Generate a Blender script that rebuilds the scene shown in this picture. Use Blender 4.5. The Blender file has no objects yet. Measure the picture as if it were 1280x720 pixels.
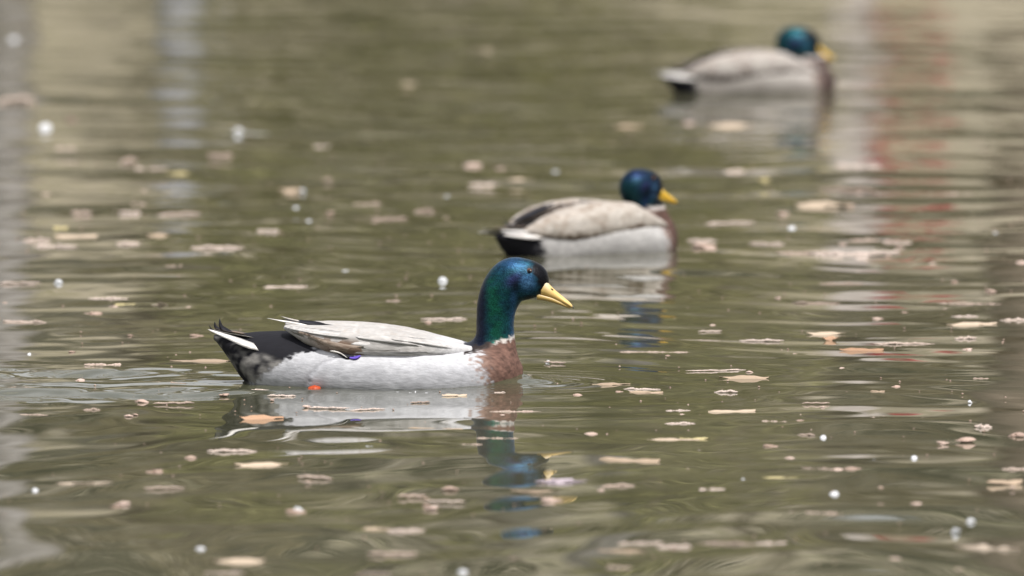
import bpy, math, random
import numpy as np
from mathutils import Vector, Matrix
R = math.radians
random.seed(7)
rng = np.random.default_rng(11)
sc = bpy.context.scene
COL = sc.collection

# ------------------------------------------------------------------ camera, light, exposure
FPX = 10667.0                       # focal length in photo pixels (300 mm on 36 mm, 1280 px)
CAM_H = 0.90
PITCH = math.atan(690.0 / FPX)
cam_d = bpy.data.cameras.new('camera')
cam = bpy.data.objects.new('camera', cam_d); COL.objects.link(cam)
cam_d.sensor_width = 36; cam_d.lens = 300
cam_d.clip_start = 0.5; cam_d.clip_end = 3000
cam.location = (0, 0, CAM_H); cam.rotation_euler = (math.pi / 2 - PITCH, 0, 0)
cam_d.dof.use_dof = True; cam_d.dof.aperture_fstop = 7.4
sc.camera = cam

SUN_EL, SUN_AZ = R(57), R(148)      # azimuth clockwise from +Y (the view direction): behind, to the right
w = bpy.data.worlds.new('World'); sc.world = w; w.use_nodes = True
nt = w.node_tree
sky = nt.nodes.new('ShaderNodeTexSky'); sky.sky_type = 'NISHITA'; sky.sun_disc = False
sky.sun_elevation = SUN_EL; sky.sun_rotation = SUN_AZ; sky.dust_density = 5; sky.air_density = 1.0
bg = nt.nodes['Background']; bg.inputs[1].default_value = 0.115
tcw = nt.nodes.new('ShaderNodeTexCoord'); mpw = nt.nodes.new('ShaderNodeMapping'); mpw.inputs['Scale'].default_value = (1, 1, 3.5)
nzw = nt.nodes.new('ShaderNodeTexNoise'); nzw.inputs['Scale'].default_value = 2.2; nzw.inputs['Detail'].default_value = 6
rpw = nt.nodes.new('ShaderNodeMapRange'); rpw.inputs['From Min'].default_value = 0.36; rpw.inputs['From Max'].default_value = 0.62; rpw.inputs['To Min'].default_value = 0.35; rpw.inputs['To Max'].default_value = 0.95
mxw = nt.nodes.new('ShaderNodeMix'); mxw.data_type = 'RGBA'; mxw.inputs[7].default_value = (6.6, 6.6, 6.7, 1)
nt.links.new(tcw.outputs['Generated'], mpw.inputs[0]); nt.links.new(mpw.outputs[0], nzw.inputs[0]); nt.links.new(nzw.outputs[0], rpw.inputs[0])
nt.links.new(rpw.outputs[0], mxw.inputs[0]); nt.links.new(sky.outputs[0], mxw.inputs[6]); nt.links.new(mxw.outputs[2], bg.inputs[0])
sun_d = bpy.data.lights.new('sun', 'SUN'); sun_d.energy = 3.3; sun_d.angle = R(0.6); sun_d.color = (1, 0.965, 0.92)
sun = bpy.data.objects.new('sun', sun_d); COL.objects.link(sun)
sv = Vector((math.sin(SUN_AZ) * math.cos(SUN_EL), math.cos(SUN_AZ) * math.cos(SUN_EL), math.sin(SUN_EL)))
sun.rotation_euler = sv.to_track_quat('Z', 'Y').to_euler()
sc.view_settings.view_transform = 'Standard'; sc.view_settings.look = 'None'
sc.view_settings.exposure = 0.34; sc.view_settings.gamma = 1.0
sc.cycles.use_denoising = True
sc.cycles.caustics_reflective = False; sc.cycles.caustics_refractive = False
sc.cycles.max_bounces = 6

def ground(px, py):
    """photo pixel -> point on the water, and metres per photo pixel there"""
    dx, dy = (px - 640) / FPX, (360 - py) / FPX
    d = Vector((dx, dy * math.sin(PITCH) + math.cos(PITCH), dy * math.cos(PITCH) - math.sin(PITCH)))
    t = CAM_H / -d.z
    return Vector((0, 0, CAM_H)) + d * t, t / FPX

# ------------------------------------------------------------------ helpers
def tag(o, label=None, cat=None, group=None, kind=None):
    if label: o['label'] = label
    if cat: o['category'] = cat
    if group: o['group'] = group
    if kind: o['kind'] = kind
    return o
def empty(name, loc, rz=0, label=None, cat=None, group=None):
    o = bpy.data.objects.new(name, None); COL.objects.link(o); o.empty_display_size = 0.05
    o.location = loc; o.rotation_euler = (0, 0, rz)
    return tag(o, label, cat, group)
def mesh_np(name, V, Q, mat, parent=None, smooth=True):
    """V (n,3), Q (m,k) all faces of k corners -> ONE mesh object"""
    V = np.asarray(V, np.float32); Q = np.asarray(Q, np.int32)
    me = bpy.data.meshes.new(name)
    me.vertices.add(len(V)); me.vertices.foreach_set('co', V.ravel())
    k = Q.shape[1]
    me.loops.add(Q.size); me.loops.foreach_set('vertex_index', Q.ravel())
    me.polygons.add(len(Q)); me.polygons.foreach_set('loop_start', np.arange(len(Q), dtype=np.int32) * k)
    try: me.polygons.foreach_set('loop_total', np.full(len(Q), k, np.int32))
    except Exception: pass
    me.update(calc_edges=True); me.validate()
    if smooth: me.polygons.foreach_set('use_smooth', np.ones(len(me.polygons), bool))
    if mat: me.materials.append(mat)
    o = bpy.data.objects.new(name, me); COL.objects.link(o)
    if parent: o.parent = parent
    return o
def mesh_py(name, V, F, mat, parent=None, smooth=True):
    me = bpy.data.meshes.new(name); me.from_pydata([tuple(v) for v in V], [], F); me.update()
    if smooth: me.polygons.foreach_set('use_smooth', np.ones(len(me.polygons), bool))
    if mat: me.materials.append(mat)
    o = bpy.data.objects.new(name, me); COL.objects.link(o)
    if parent: o.parent = parent
    return o
def color_attr(o, C, name='plumage'):
    C = np.asarray(C, np.float32)
    a = o.data.color_attributes.new(name, 'FLOAT_COLOR', 'POINT')
    a.data.foreach_set('color', np.c_[C, np.ones(len(C), np.float32)].ravel() if C.shape[1] == 3 else C.ravel())
def rings(ringlist, cap=True):
    """list of (k,3) rings -> V, F"""
    k = len(ringlist[0]); V = np.concatenate(ringlist); F = []
    for i in range(len(ringlist) - 1):
        for j in range(k):
            a, b = i * k + j, i * k + (j + 1) % k
            F.append((a, b, b + k, a + k))
    if cap:
        F.append(tuple(range(k - 1, -1, -1))); n = (len(ringlist) - 1) * k
        F.append(tuple(range(n, n + k)))
    return V, F
def tube(pts, rad, k=8):
    pts = [Vector(p) for p in pts]; out = []
    up = Vector((0.13, 0.21, 0.97))
    for i, p in enumerate(pts):
        t = (pts[min(i + 1, len(pts) - 1)] - pts[max(i - 1, 0)]).normalized()
        a = t.cross(up)
        if a.length < 0.05: a = t.cross(Vector((1, 0, 0)))
        a.normalize(); b = t.cross(a)
        out.append(np.array([p + rad[i] * (math.cos(2 * math.pi * j / k) * a + math.sin(2 * math.pi * j / k) * b) for j in range(k)]))
    return rings(out)
class MB:
    def __init__(s): s.V = []; s.F = []; s.n = 0
    def add(s, V, F):
        s.V.append(np.asarray(V, float).reshape(-1, 3)); s.F += [tuple(i + s.n for i in f) for f in F]; s.n += len(V)
    def build(s, name, mat, parent=None, smooth=True): return mesh_py(name, np.concatenate(s.V), s.F, mat, parent, smooth)
def noise_fn(scale, n=28, seed=0):
    g = np.random.default_rng(seed); d = g.normal(size=(n, 3)); d /= np.linalg.norm(d, axis=1)[:, None]
    kk = d * (2 * math.pi / (scale * g.uniform(0.5, 1.6, n)))[:, None]; ph = g.uniform(0, 6.28, n)
    return lambda P: (np.sin(P @ kk.T + ph).sum(1) / math.sqrt(n / 2))
def sstep(a, b, x):
    t = np.clip((x - a) / (b - a), 0, 1); return t * t * (3 - 2 * t)

# ------------------------------------------------------------------ materials
def new_mat(name):
    m = bpy.data.materials.new(name); m.use_nodes = True
    return m, m.node_tree, m.node_tree.nodes['Principled BSDF']
def N(nt, typ, **kw):
    n = nt.nodes.new(typ)
    for k, v in kw.items():
        if k == 'ins':
            for i, x in v.items(): n.inputs[i].default_value = x
        else: setattr(n, k, v)
    return n
def obj_noise(nt, scale, detail=4, stretch=(1, 1, 1), rough=0.55):
    tc = N(nt, 'ShaderNodeTexCoord'); mp = N(nt, 'ShaderNodeMapping'); mp.inputs['Scale'].default_value = stretch
    nz = N(nt, 'ShaderNodeTexNoise'); nz.inputs['Scale'].default_value = scale; nz.inputs['Detail'].default_value = detail
    nz.inputs['Roughness'].default_value = rough
    nt.links.new(tc.outputs['Object'], mp.inputs[0]); nt.links.new(mp.outputs[0], nz.inputs[0])
    return nz
def ramp(nt, src, stops):
    r = N(nt, 'ShaderNodeValToRGB'); e = r.color_ramp.elements
    while len(e) < len(stops): e.new(0.5)
    for i, (p, c) in enumerate(stops): e[i].position = p; e[i].color = (*c, 1)
    nt.links.new(src, r.inputs[0]); return r
def bump(nt, b, src, strength, dist):
    n = N(nt, 'ShaderNodeBump'); n.inputs['Strength'].default_value = strength; n.inputs['Distance'].default_value = dist
    nt.links.new(src, n.inputs['Height']); nt.links.new(n.outputs[0], b.inputs['Normal'])
def simple(name, c1, c2, scale=60, rough=0.7, stretch=(1, 1, 1), bmp=0.3, bd=0.001, spec=0.3, lo=0.35, hi=0.65):
    m, nt, b = new_mat(name)
    nz = obj_noise(nt, scale, 5, stretch); r = ramp(nt, nz.outputs[0], [(lo, c1), (hi, c2)])
    nt.links.new(r.outputs[0], b.inputs['Base Color']); b.inputs['Roughness'].default_value = rough
    b.inputs['Specular IOR Level'].default_value = spec
    if bmp: bump(nt, b, nz.outputs[0], bmp, bd)
    return m

# plumage: colour pattern carried by the vertices, barbs and vermiculation by noise
m_plum, t_, b_ = new_mat('plumage')
at = N(t_, 'ShaderNodeAttribute', attribute_name='plumage')
gl = N(t_, 'ShaderNodeAttribute', attribute_name='sheen_mask')
fine = obj_noise(t_, 260, 3, (0.28, 1.0, 1.0), 0.6)
speck = obj_noise(t_, 520, 2, (1, 1, 1), 0.6)
rf = ramp(t_, fine.outputs[0], [(0.3, (0.82, 0.82, 0.82)), (0.7, (1.10, 1.10, 1.10))])
rs = ramp(t_, speck.outputs[0], [(0.3, (0.55, 0.55, 0.60)), (0.72, (1.5, 1.5, 1.45))])
mixv = N(t_, 'ShaderNodeMix', data_type='RGBA'); t_.links.new(gl.outputs['Fac'], mixv.inputs[0])
t_.links.new(rf.outputs[0], mixv.inputs[6]); t_.links.new(rs.outputs[0], mixv.inputs[7])
mul = N(t_, 'ShaderNodeMix', data_type='RGBA', blend_type='MULTIPLY'); mul.inputs[0].default_value = 1
t_.links.new(at.outputs['Color'], mul.inputs[6]); t_.links.new(mixv.outputs[2], mul.inputs[7])
t_.links.new(mul.outputs[2], b_.inputs['Base Color'])
mt = N(t_, 'ShaderNodeMath', operation='MULTIPLY'); mt.inputs[1].default_value = 0.68
t_.links.new(gl.outputs['Fac'], mt.inputs[0]); t_.links.new(mt.outputs[0], b_.inputs['Metallic'])
mr = N(t_, 'ShaderNodeMapRange'); mr.inputs['To Min'].default_value = 0.8; mr.inputs['To Max'].default_value = 0.36
t_.links.new(gl.outputs['Fac'], mr.inputs[0]); t_.links.new(mr.outputs[0], b_.inputs['Roughness'])
b_.inputs['Specular IOR Level'].default_value = 0.25
sm = N(t_, 'ShaderNodeMix', data_type='FLOAT'); t_.links.new(gl.outputs['Fac'], sm.inputs[0])
t_.links.new(fine.outputs[0], sm.inputs[2]); t_.links.new(speck.outputs[0], sm.inputs[3])
bump(t_, b_, sm.outputs[0], 0.55, 0.0012)

def feather_mat(name, c1, c2): return simple(name, c1, c2, 300, 0.6, (0.15, 1, 1), 0.35, 0.0006, 0.25)
m_fw = feather_mat('feather_white', (0.55, 0.52, 0.49), (0.85, 0.83, 0.80))
m_fb = feather_mat('feather_black', (0.006, 0.006, 0.009), (0.022, 0.022, 0.03))
m_fbr = feather_mat('feather_brown', (0.10, 0.075, 0.055), (0.22, 0.17, 0.13))
m_fg = feather_mat('feather_grey', (0.36, 0.33, 0.30), (0.6, 0.57, 0.54))
m_fp = feather_mat('feather_pale', (0.38, 0.365, 0.35), (0.58, 0.57, 0.56))
m_tert = feather_mat('feather_tertial', (0.15, 0.105, 0.075), (0.34, 0.28, 0.23))
m_fv = feather_mat('feather_violet', (0.10, 0.06, 0.42), (0.2, 0.13, 0.65))
m_bill, t_, b_ = new_mat('bill_horn')
at = N(t_, 'ShaderNodeAttribute', attribute_name='plumage'); t_.links.new(at.outputs['Color'], b_.inputs['Base Color'])
b_.inputs['Roughness'].default_value = 0.38
nz = obj_noise(t_, 300, 3); bump(t_, b_, nz.outputs[0], 0.12, 0.0006)
m_eye, t_, b_ = new_mat('eye_brown'); b_.inputs['Base Color'].default_value = (0.10, 0.04, 0.02, 1); b_.inputs['Roughness'].default_value = 0.06
m_dark, t_, b_ = new_mat('pupil_black'); b_.inputs['Base Color'].default_value = (0.004, 0.004, 0.004, 1); b_.inputs['Roughness'].default_value = 0.08
m_foot = simple('foot_orange', (0.36, 0.045, 0.012), (0.55, 0.085, 0.02), 400, 0.4, bmp=0.3, bd=0.0006)

# ------------------------------------------------------------------ setting: water
def waves(X, Y):
    g = np.random.default_rng(5); Z = np.zeros_like(X)
    def add(n, lo, hi, slope, spread, mask=None, ds=0):
        nonlocal Z
        acc = np.zeros_like(X)
        for _ in range(n):
            L = math.exp(g.uniform(math.log(lo), math.log(hi))); a = math.pi / 2 + g.normal() * spread
            k = 2 * math.pi / L; ph = g.uniform(0, 6.28)
            acc += slope / math.sqrt(n / 2) / k * np.sin(k * (math.cos(a) * X + math.sin(a) * Y) + ph)
        Z += acc if mask is None else acc * mask
    near = sstep(60, 34, Y) * sstep(30, 8, np.abs(X))
    # warp for swirls
    Xw = X + 0.10 * np.sin(2.1 * Y + 0.7 * X) + 0.06 * np.sin(3.7 * X + 1.3); Yw = Y + 0.12 * np.sin(3.1 * X + 0.4 * Y) + 0.05 * np.sin(7.3 * X - 1.1 * Y)
    X0, Y0 = X, Y; X, Y = Xw, Yw
    add(14, 0.5, 1.3, 0.0065, 1.0, near)
    nearby = sstep(13.2, 11.6, Y0); bx, by = DUCK_BOWS[0][:2]
    calm = 1 - 0.45 * np.exp(-((X0 - bx + 0.12) / 0.38) ** 2) * sstep(by + 0.1, by - 0.1, Y0) * sstep(by - 1.9, by - 1.3, Y0)
    add(26, 0.2, 0.5, 0.0085, 1.2, near * (0.75 + 0.25 * np.sin(0.9 * X + 0.5 * Y)) * (1 - 0.65 * nearby)); add(18, 0.28, 0.75, 0.0115, 1.3, near * nearby * calm)
    patch = sstep(-0.2, 1.0, np.sin(1.7 * X + 0.8 * Y + 1) * np.sin(0.9 * Y - 0.6 * X))
    add(18, 0.10, 0.22, 0.006, 1.2, near * (1 - 0.75 * nearby)); add(14, 0.07, 0.16, 0.010, 0.7, near * patch * (1 - 0.85 * nearby)); add(16, 0.13, 0.26, 0.0042, 1.3, near * nearby * calm)
    add(14, 0.10, 0.25, 0.010, 0.6, near * sstep(14, 22, Y0)); add(24, 0.35, 1.2, 0.019, 0.5, near * sstep(12, 19, Y0))
    X, Y = X0, Y0
    # ducks' own waves
    for (bx, by, amp, wl, back) in DUCK_BOWS:
        r = np.hypot(X - bx, (Y - by)); fr = sstep(-0.25, 0.10, X - bx)
        Z += amp * np.exp(-r / 0.075) * np.sin(2 * math.pi * r / wl) * (0.25 + 0.75 * fr)
        Z += 0.24 * amp * np.exp(-r / 0.6) * np.sin(2 * math.pi * r / (wl * 5)) * sstep(0.02, 0.25, r)
    bx, by, _, _, _ = DUCK_BOWS[0]
    s = bx - 0.22 - X                                   # metres behind the flank
    halfw = 0.10 + 0.95 * np.clip(s, 0, 9)
    m = sstep(0.02, 0.20, s) * sstep(halfw, halfw * 0.6, np.abs(Y - by + 0.05)) * np.exp(-np.clip(s, 0, 9) / 1.6)
    m = m * (0.25 + 0.75 * sstep(-0.5, 0.7, np.sin(17 * (Y - by) + 4 * X + 1.6 * np.sin(7 * X)) + 0.5 * np.sin(9 * X + 5 * Y)))
    add(14, 0.035, 0.08, 0.11, 0.7, m)
    add(14, 0.08, 0.24, 0.15, 0.45, m)
    # the water heaps up at the breast and sinks along the flanks
    Z += 0.0125 * np.exp(-((X - bx - 0.008) / 0.034) ** 2 - ((Y - by) / 0.06) ** 2)
    Z -= 0.0080 * np.exp(-((X - bx + 0.17) / 0.085) ** 2 - ((Y - by) / 0.115) ** 2)
    # splashy dimples along the near flank
    fl = np.exp(-((X - (bx - 0.11)) / 0.05) ** 2) * np.exp(-((Y - (by - 0.10)) / 0.035) ** 2)
    add(14, 0.008, 0.02, 0.35, 2.0, fl)
    return Z

P1, U1 = ground(460, 478)
P2, U2 = ground(731, 316)
P3, U3 = ground(935, 116)
cam_d.dof.focus_distance = U1 * FPX - 0.03
U = U1                                                   # duck unit: one photo pixel at the front duck
b1 = P1 + Vector((178 * U, 0, 0))
DUCK_BOWS = [(b1.x, b1.y, 0.0024, 0.040, 1), (P2.x + 0.10, P2.y + 0.04, 0.0008, 0.05, 0), (P3.x + 0.16, P3.y, 0.0010, 0.05, 0)]

def axis(core0, core1, step, lo, hi, grow=1.12):
    a = list(np.arange(core0, core1, step)); s = step
    while a[-1] < hi: s *= grow; a.append(a[-1] + s)
    s = step; pre = []; x = core0
    while x > lo: s *= grow; x -= s; pre.append(x)
    return np.array(pre[::-1] + a)
ya = [8.3]
while ya[-1] < 33: ya.append(ya[-1] + (0.009 if 10.5 < ya[-1] < 13 else 0.012 * max(1, ya[-1] / 14) ** 1.2))
ya = np.array(ya); s = 0.02; post = []; y = ya[-1]
while y < 52: s *= 1.1; y += s; post.append(y)
pre = []; y = ya[0]; s = 0.015
while y > -15: s *= 1.12; y -= s; pre.append(y)
ya = np.array(pre[::-1] + list(ya) + post)
xa = axis(-1.15, 1.15, 0.009, -2.6, 2.6, 1.004); xa = np.array(list(-60 * np.geomspace(1, 2.7 / 60, 40)) + list(xa) + list(60 * np.geomspace(2.7 / 60, 1, 40)))
X, Y = np.meshgrid(xa, ya, indexing='ij')
Zw = waves(X, Y)
nx, ny = len(xa), len(ya)
idx = np.arange(nx * ny).reshape(nx, ny)
Q = np.stack([idx[:-1, :-1], idx[1:, :-1], idx[1:, 1:], idx[:-1, 1:]], -1).reshape(-1, 4)
m_water, t_, b_ = new_mat('pond_water')
nz = obj_noise(t_, 1.2, 4, (1, 0.6, 1)); rp = ramp(t_, nz.outputs[0], [(0.35, (0.066, 0.068, 0.041)), (0.65, (0.100, 0.096, 0.063))])
t_.links.new(rp.outputs[0], b_.inputs['Base Color'])
b_.inputs['Roughness'].default_value = 0.012; b_.inputs['IOR'].default_value = 1.333; b_.inputs['Specular IOR Level'].default_value = 0.5
water = tag(mesh_np('pond_water', np.stack([X.ravel(), Y.ravel(), Zw.ravel()], 1), Q, m_water), 'murky olive pond water with slow ripples', None, None, 'structure')

# ------------------------------------------------------------------ setting: the far bank that the water mirrors
BY = 44.0
def bank_z(x, y):
    t = y - BY + 0.5 * np.sin(0.35 * x) + 0.2 * np.sin(1.3 * x)
    return -0.25 + 0.34 * np.clip(t, -2, 2.2) + 0.37 * np.clip(t - 2.2, 0, 22) + 0.1 * np.clip(t - 24, 0, 60) + 0.05 * np.sin(1.9 * x + y) + 0.04 * np.sin(3.1 * y - x)
bx_ = np.linspace(-70, 70, 281); by_ = np.concatenate([np.linspace(BY - 2, BY + 8, 60), np.linspace(BY + 8.5, BY + 70, 60)])
Xb, Yb = np.meshgrid(bx_, by_, indexing='ij'); Zb = bank_z(Xb, Yb)
ib = np.arange(Xb.size).reshape(Xb.shape)
Qb = np.stack([ib[:-1, :-1], ib[1:, :-1], ib[1:, 1:], ib[:-1, 1:]], -1).reshape(-1, 4)
m_bank, t_, b_ = new_mat('leaf_litter')
nz = obj_noise(t_, 1.3, 8, (1, 1, 1), 0.65)
rp = ramp(t_, nz.outputs[0], [(0.3, (0.12, 0.12, 0.05)), (0.45, (0.23, 0.205, 0.13)), (0.62, (0.33, 0.29, 0.22)), (0.75, (0.20, 0.19, 0.09))])
t_.links.new(rp.outputs[0], b_.inputs['Base Color']); b_.inputs['Roughness'].default_value = 0.9
bump(t_, b_, nz.outputs[0], 0.6, 0.08)
tag(mesh_np('far_bank', np.stack([Xb.ravel(), Yb.ravel(), Zb.ravel()], 1), Qb, m_bank), 'far bank of tan leaf litter across the pond', None, None, 'structure')

m_bark = simple('bark_grey', (0.20, 0.18, 0.165), (0.42, 0.40, 0.39), 9, 0.85, (1, 1, 0.25), 0.6, 0.02)
m_birch = simple('bark_pale', (0.14, 0.14, 0.14), (0.40, 0.41, 0.45), 5, 0.6, (1, 1, 2), 0.2, 0.01, lo=0.35, hi=0.6)
m_barkb = simple('bark_brown', (0.10, 0.075, 0.055), (0.25, 0.2, 0.16), 9, 0.9, (1, 1, 0.25), 0.6, 0.02)
def leaf_mat(name, a, b):
    m, t, p = new_mat(name); gi = N(t, 'ShaderNodeNewGeometry')
    r = ramp(t, gi.outputs['Random Per Island'], [(0.0, a), (1.0, b)])
    t.links.new(r.outputs[0], p.inputs['Base Color']); p.inputs['Roughness'].default_value = 0.6; p.inputs['Specular IOR Level'].default_value = 0.2
    return m
m_olive = leaf_mat('leaf_olive', (0.13, 0.13, 0.045), (0.32, 0.30, 0.13))
m_spring = leaf_mat('leaf_spring', (0.16, 0.14, 0.07), (0.32, 0.28, 0.17))
def leaf_cloud(centres, radii, n, size):
    """small leaf quads spread through lumpy volumes"""
    c = np.array(centres); rr = np.array(radii); pick = rng.integers(0, len(c), n)
    d = rng.normal(size=(n, 3)); d /= np.linalg.norm(d, axis=1)[:, None]
    p = c[pick] + d * (rr[pick] * rng.uniform(0.35, 1.0, n) ** 0.6)[:, None]
    a = rng.normal(size=(n, 3)); a /= np.linalg.norm(a, axis=1)[:, None]
    b = np.cross(a, rng.normal(size=(n, 3))); b /= np.linalg.norm(b, axis=1)[:, None]
    s = (size * rng.uniform(0.6, 1.4, n))[:, None]
    V = np.stack([p - a * s, p + b * s * 0.45, p + a * s, p - b * s * 0.45], 1).reshape(-1, 3)
    return V, np.arange(4 * n).reshape(-1, 4)
def tree(name, x, y, h, r, bark, leafm, nleaf, label, seed):
    g = random.Random(seed); z = float(bank_z(np.array(x), np.array(y))) - 0.1
    root = empty(name, (x, y, z), 0, label, 'tree', 'trees on the far bank')
    mb = MB(); pts = [(0.25 * math.sin(i * 0.7 + seed) * i / 8, 0.2 * math.cos(i * 0.9 + seed) * i / 8, h * i / 8) for i in range(9)]
    mb.add(*tube(pts, [r * (1.25 if i == 0 else 1 - 0.105 * i) for i in range(9)], 12))
    ends = []
    for i in range(14):
        q = g.uniform(0.42, 0.97); k = min(7, int(q * 8)); p = Vector(pts[k]).lerp(Vector(pts[k + 1]), q * 8 - k)
        a = g.uniform(0, 6.28); L = h * 0.32 * (1.25 - q) + 0.6
        d = Vector((math.cos(a), math.sin(a), g.uniform(0.4, 0.9)))
        q1 = p + d * L * 0.5 + Vector((0, 0, 0.05)); q2 = p + d * L + Vector((0, 0, 0.25 * L))
        mb.add(*tube([p, q1, q2], [r * 0.35 * (1.1 - q * 0.6), r * 0.2, r * 0.05], 6)); ends += [q1, q2, q2]
        for _ in range(3):
            e = q1.lerp(q2, g.random()) ; f = e + Vector((g.uniform(-1, 1), g.uniform(-1, 1), g.uniform(0, 0.9))) * L * 0.4
            mb.add(*tube([e, f], [r * 0.09, r * 0.03], 5)); ends.append(f)
    mb.build('trunk', bark, root)
    V, F = leaf_cloud([tuple(e) for e in ends], [0.5 + 0.04 * h] * len(ends), nleaf, 0.09)
    mesh_np('crown', V, F, leafm, root, False)
def shrub(x, y, wd, h, n, mat, label, seed):
    g = random.Random(seed); z = float(bank_z(np.array(x), np.array(y))) - 0.05
    root = empty('shrub', (x, y, z), 0, label, 'shrub', 'shrubs on the far bank')
    cs = [(g.uniform(-1, 1) * wd * 0.5, g.uniform(-0.4, 0.4) * wd, g.uniform(0.12, 0.95) * h) for _ in range(16)]
    mb = MB()
    for c in cs: mb.add(*tube([(c[0] * 0.1, c[1] * 0.1, 0), (c[0] * 0.6, c[1] * 0.6, c[2] * 0.5), c], [0.03, 0.02, 0.008], 5))
    mb.build('stem', m_barkb, root)
    V, F = leaf_cloud(cs, [0.27 * h ** 0.5 * g.uniform(0.7, 1.2) for _ in cs], n, 0.055)
    mesh_np('foliage', V, F, mat, root, False)
tree('grey_tree', -2.75, 46.2, 9.5, 0.17, m_bark, m_spring, 2200, 'grey barked tree on the far bank, mirrored at the left edge', 3)
sz = float(bank_z(np.array(-1.78), np.array(45.2))) - 0.1
sr = empty('added_birch_stump', (-1.78, 45.2, sz), 0, 'pale broken birch stump added on the far bank for the mirrored streak left of centre', 'stump')  # added so that the water mirrors a pale column here
mb = MB(); mb.add(*tube([(0, 0, 0), (0.01, 0, 0.3), (0.03, 0.01, 0.8), (0.0, 0.02, 1.25), (-0.03, 0, 1.5)], [0.19, 0.14, 0.125, 0.115, 0.05], 14)); mb.build('trunk', m_birch, sr)
mb = MB(); mb.add(*tube([(0.06, 0, 0.9), (0.22, -0.05, 1.15), (0.3, -0.05, 1.4)], [0.045, 0.03, 0.008], 8)); mb.build('branch', m_birch, sr)
tree('brown_tree', 2.9, 48.0, 10, 0.20, m_barkb, m_spring, 2400, 'dark brown barked tree on the far bank, mirrored at the right edge', 5)
tree('grey_tree', -6.5, 50, 11, 0.2, m_bark, m_spring, 1800, 'tall grey tree on the far bank well left of the birch stump', 6)
tree('brown_tree', 6.8, 49, 10, 0.2, m_barkb, m_spring, 1800, 'brown tree on the far bank well right of the life ring post', 8)
tree('grey_tree', 0.7, 53, 12, 0.2, m_bark, m_spring, 2200, 'tall grey tree standing behind the olive shrubs on the far bank', 9)
shrub(-1.0, 47.0, 1.5, 2.6, 5200, m_olive, 'olive green shrub on the far bank, just right of the birch stump', 1)
shrub(0.15, 46.4, 1.5, 2.2, 5200, m_olive, 'lower olive green shrub in the middle of the far bank', 2)
shrub(0.95, 48.2, 1.2, 2.6, 3600, m_olive, 'olive green shrub on the far bank, nearest the life ring post', 3)
shrub(-4.2, 48, 2.0, 2.8, 4000, m_olive, 'olive green shrub on the far bank, left of both pale trunks', 4)
shrub(2.2, 51.5, 2.2, 2.2, 3600, m_spring, 'tan budding shrub on the far bank behind the life ring post', 5)
shrub(-2.2, 52, 2.4, 3.0, 3600, m_spring, 'tan budding shrub on the far bank behind the birch stump', 6)
m_ever = leaf_mat('leaf_evergreen', (0.014, 0.02, 0.008), (0.055, 0.06, 0.025))
for i, (ex, ey, ew, eh) in enumerate([(-3.6, 53, 2.4, 4.0), (-0.6, 54.5, 2.6, 4.2), (1.6, 55.5, 2.2, 4.0), (3.9, 53.5, 2.4, 4.2), (-6.6, 55, 2.6, 3), (6.8, 55, 2.6, 3)]):
    shrub(ex, ey, ew, eh, 7000, m_ever, 'tall dark evergreen high on the far bank, ' + ['behind the grey tree at the left', 'behind the tallest olive shrub', 'behind the budding shrub by the life ring', 'behind the brown tree at the right', 'farthest to the left', 'farthest to the right'][i], 20 + i)
# made-up white post with red life ring, added for its mirrored streak
m_white = simple('white_paint', (0.50, 0.45, 0.42), (0.66, 0.60, 0.56), 8, 0.5, bmp=0.1)
m_red = simple('red_plastic', (0.26, 0.025, 0.03), (0.36, 0.035, 0.04), 8, 0.4, bmp=0.1)
lx, ly = 1.86, 45.3; lz = float(bank_z(np.array(lx), np.array(ly))) - 0.1
lp = empty('added_life_ring_post', (lx, ly, lz), 0, 'made-up white post and backboard with a red life ring, added on the far bank for its reflection', 'life ring')
def box(cx, cy, cz, sx, sy, sz, bev=0.012):
    V = []
    for z, k in ((-sz / 2, 1), (-sz / 2 + bev, 0), (sz / 2 - bev, 0), (sz / 2, 1)):
        e = bev * k
        V.append(np.array([(cx - sx / 2 + e, cy - sy / 2 + e, cz + z), (cx + sx / 2 - e, cy - sy / 2 + e, cz + z), (cx + sx / 2 - e, cy + sy / 2 - e, cz + z), (cx - sx / 2 + e, cy + sy / 2 - e, cz + z)]))
    return rings(V)
pm = MB(); pm.add(*box(0, 0.05, 0.9, 0.12, 0.12, 1.8)); pm.build('post', m_white, lp, False)
pm = MB(); pm.add(*box(-0.02, -0.035, 1.2, 0.30, 0.04, 0.8)); pm.build('backboard', m_white, lp, False)
tv = []
for i in range(33):
    a = 2 * math.pi * i / 32; tv.append((0.25 + 0.17 * math.cos(a), -0.11, 1.05 + 0.24 * math.sin(a)))
pm = MB(); pm.add(*tube(tv, [0.062] * 33, 10)); pm.build('ring', m_red, lp)

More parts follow.
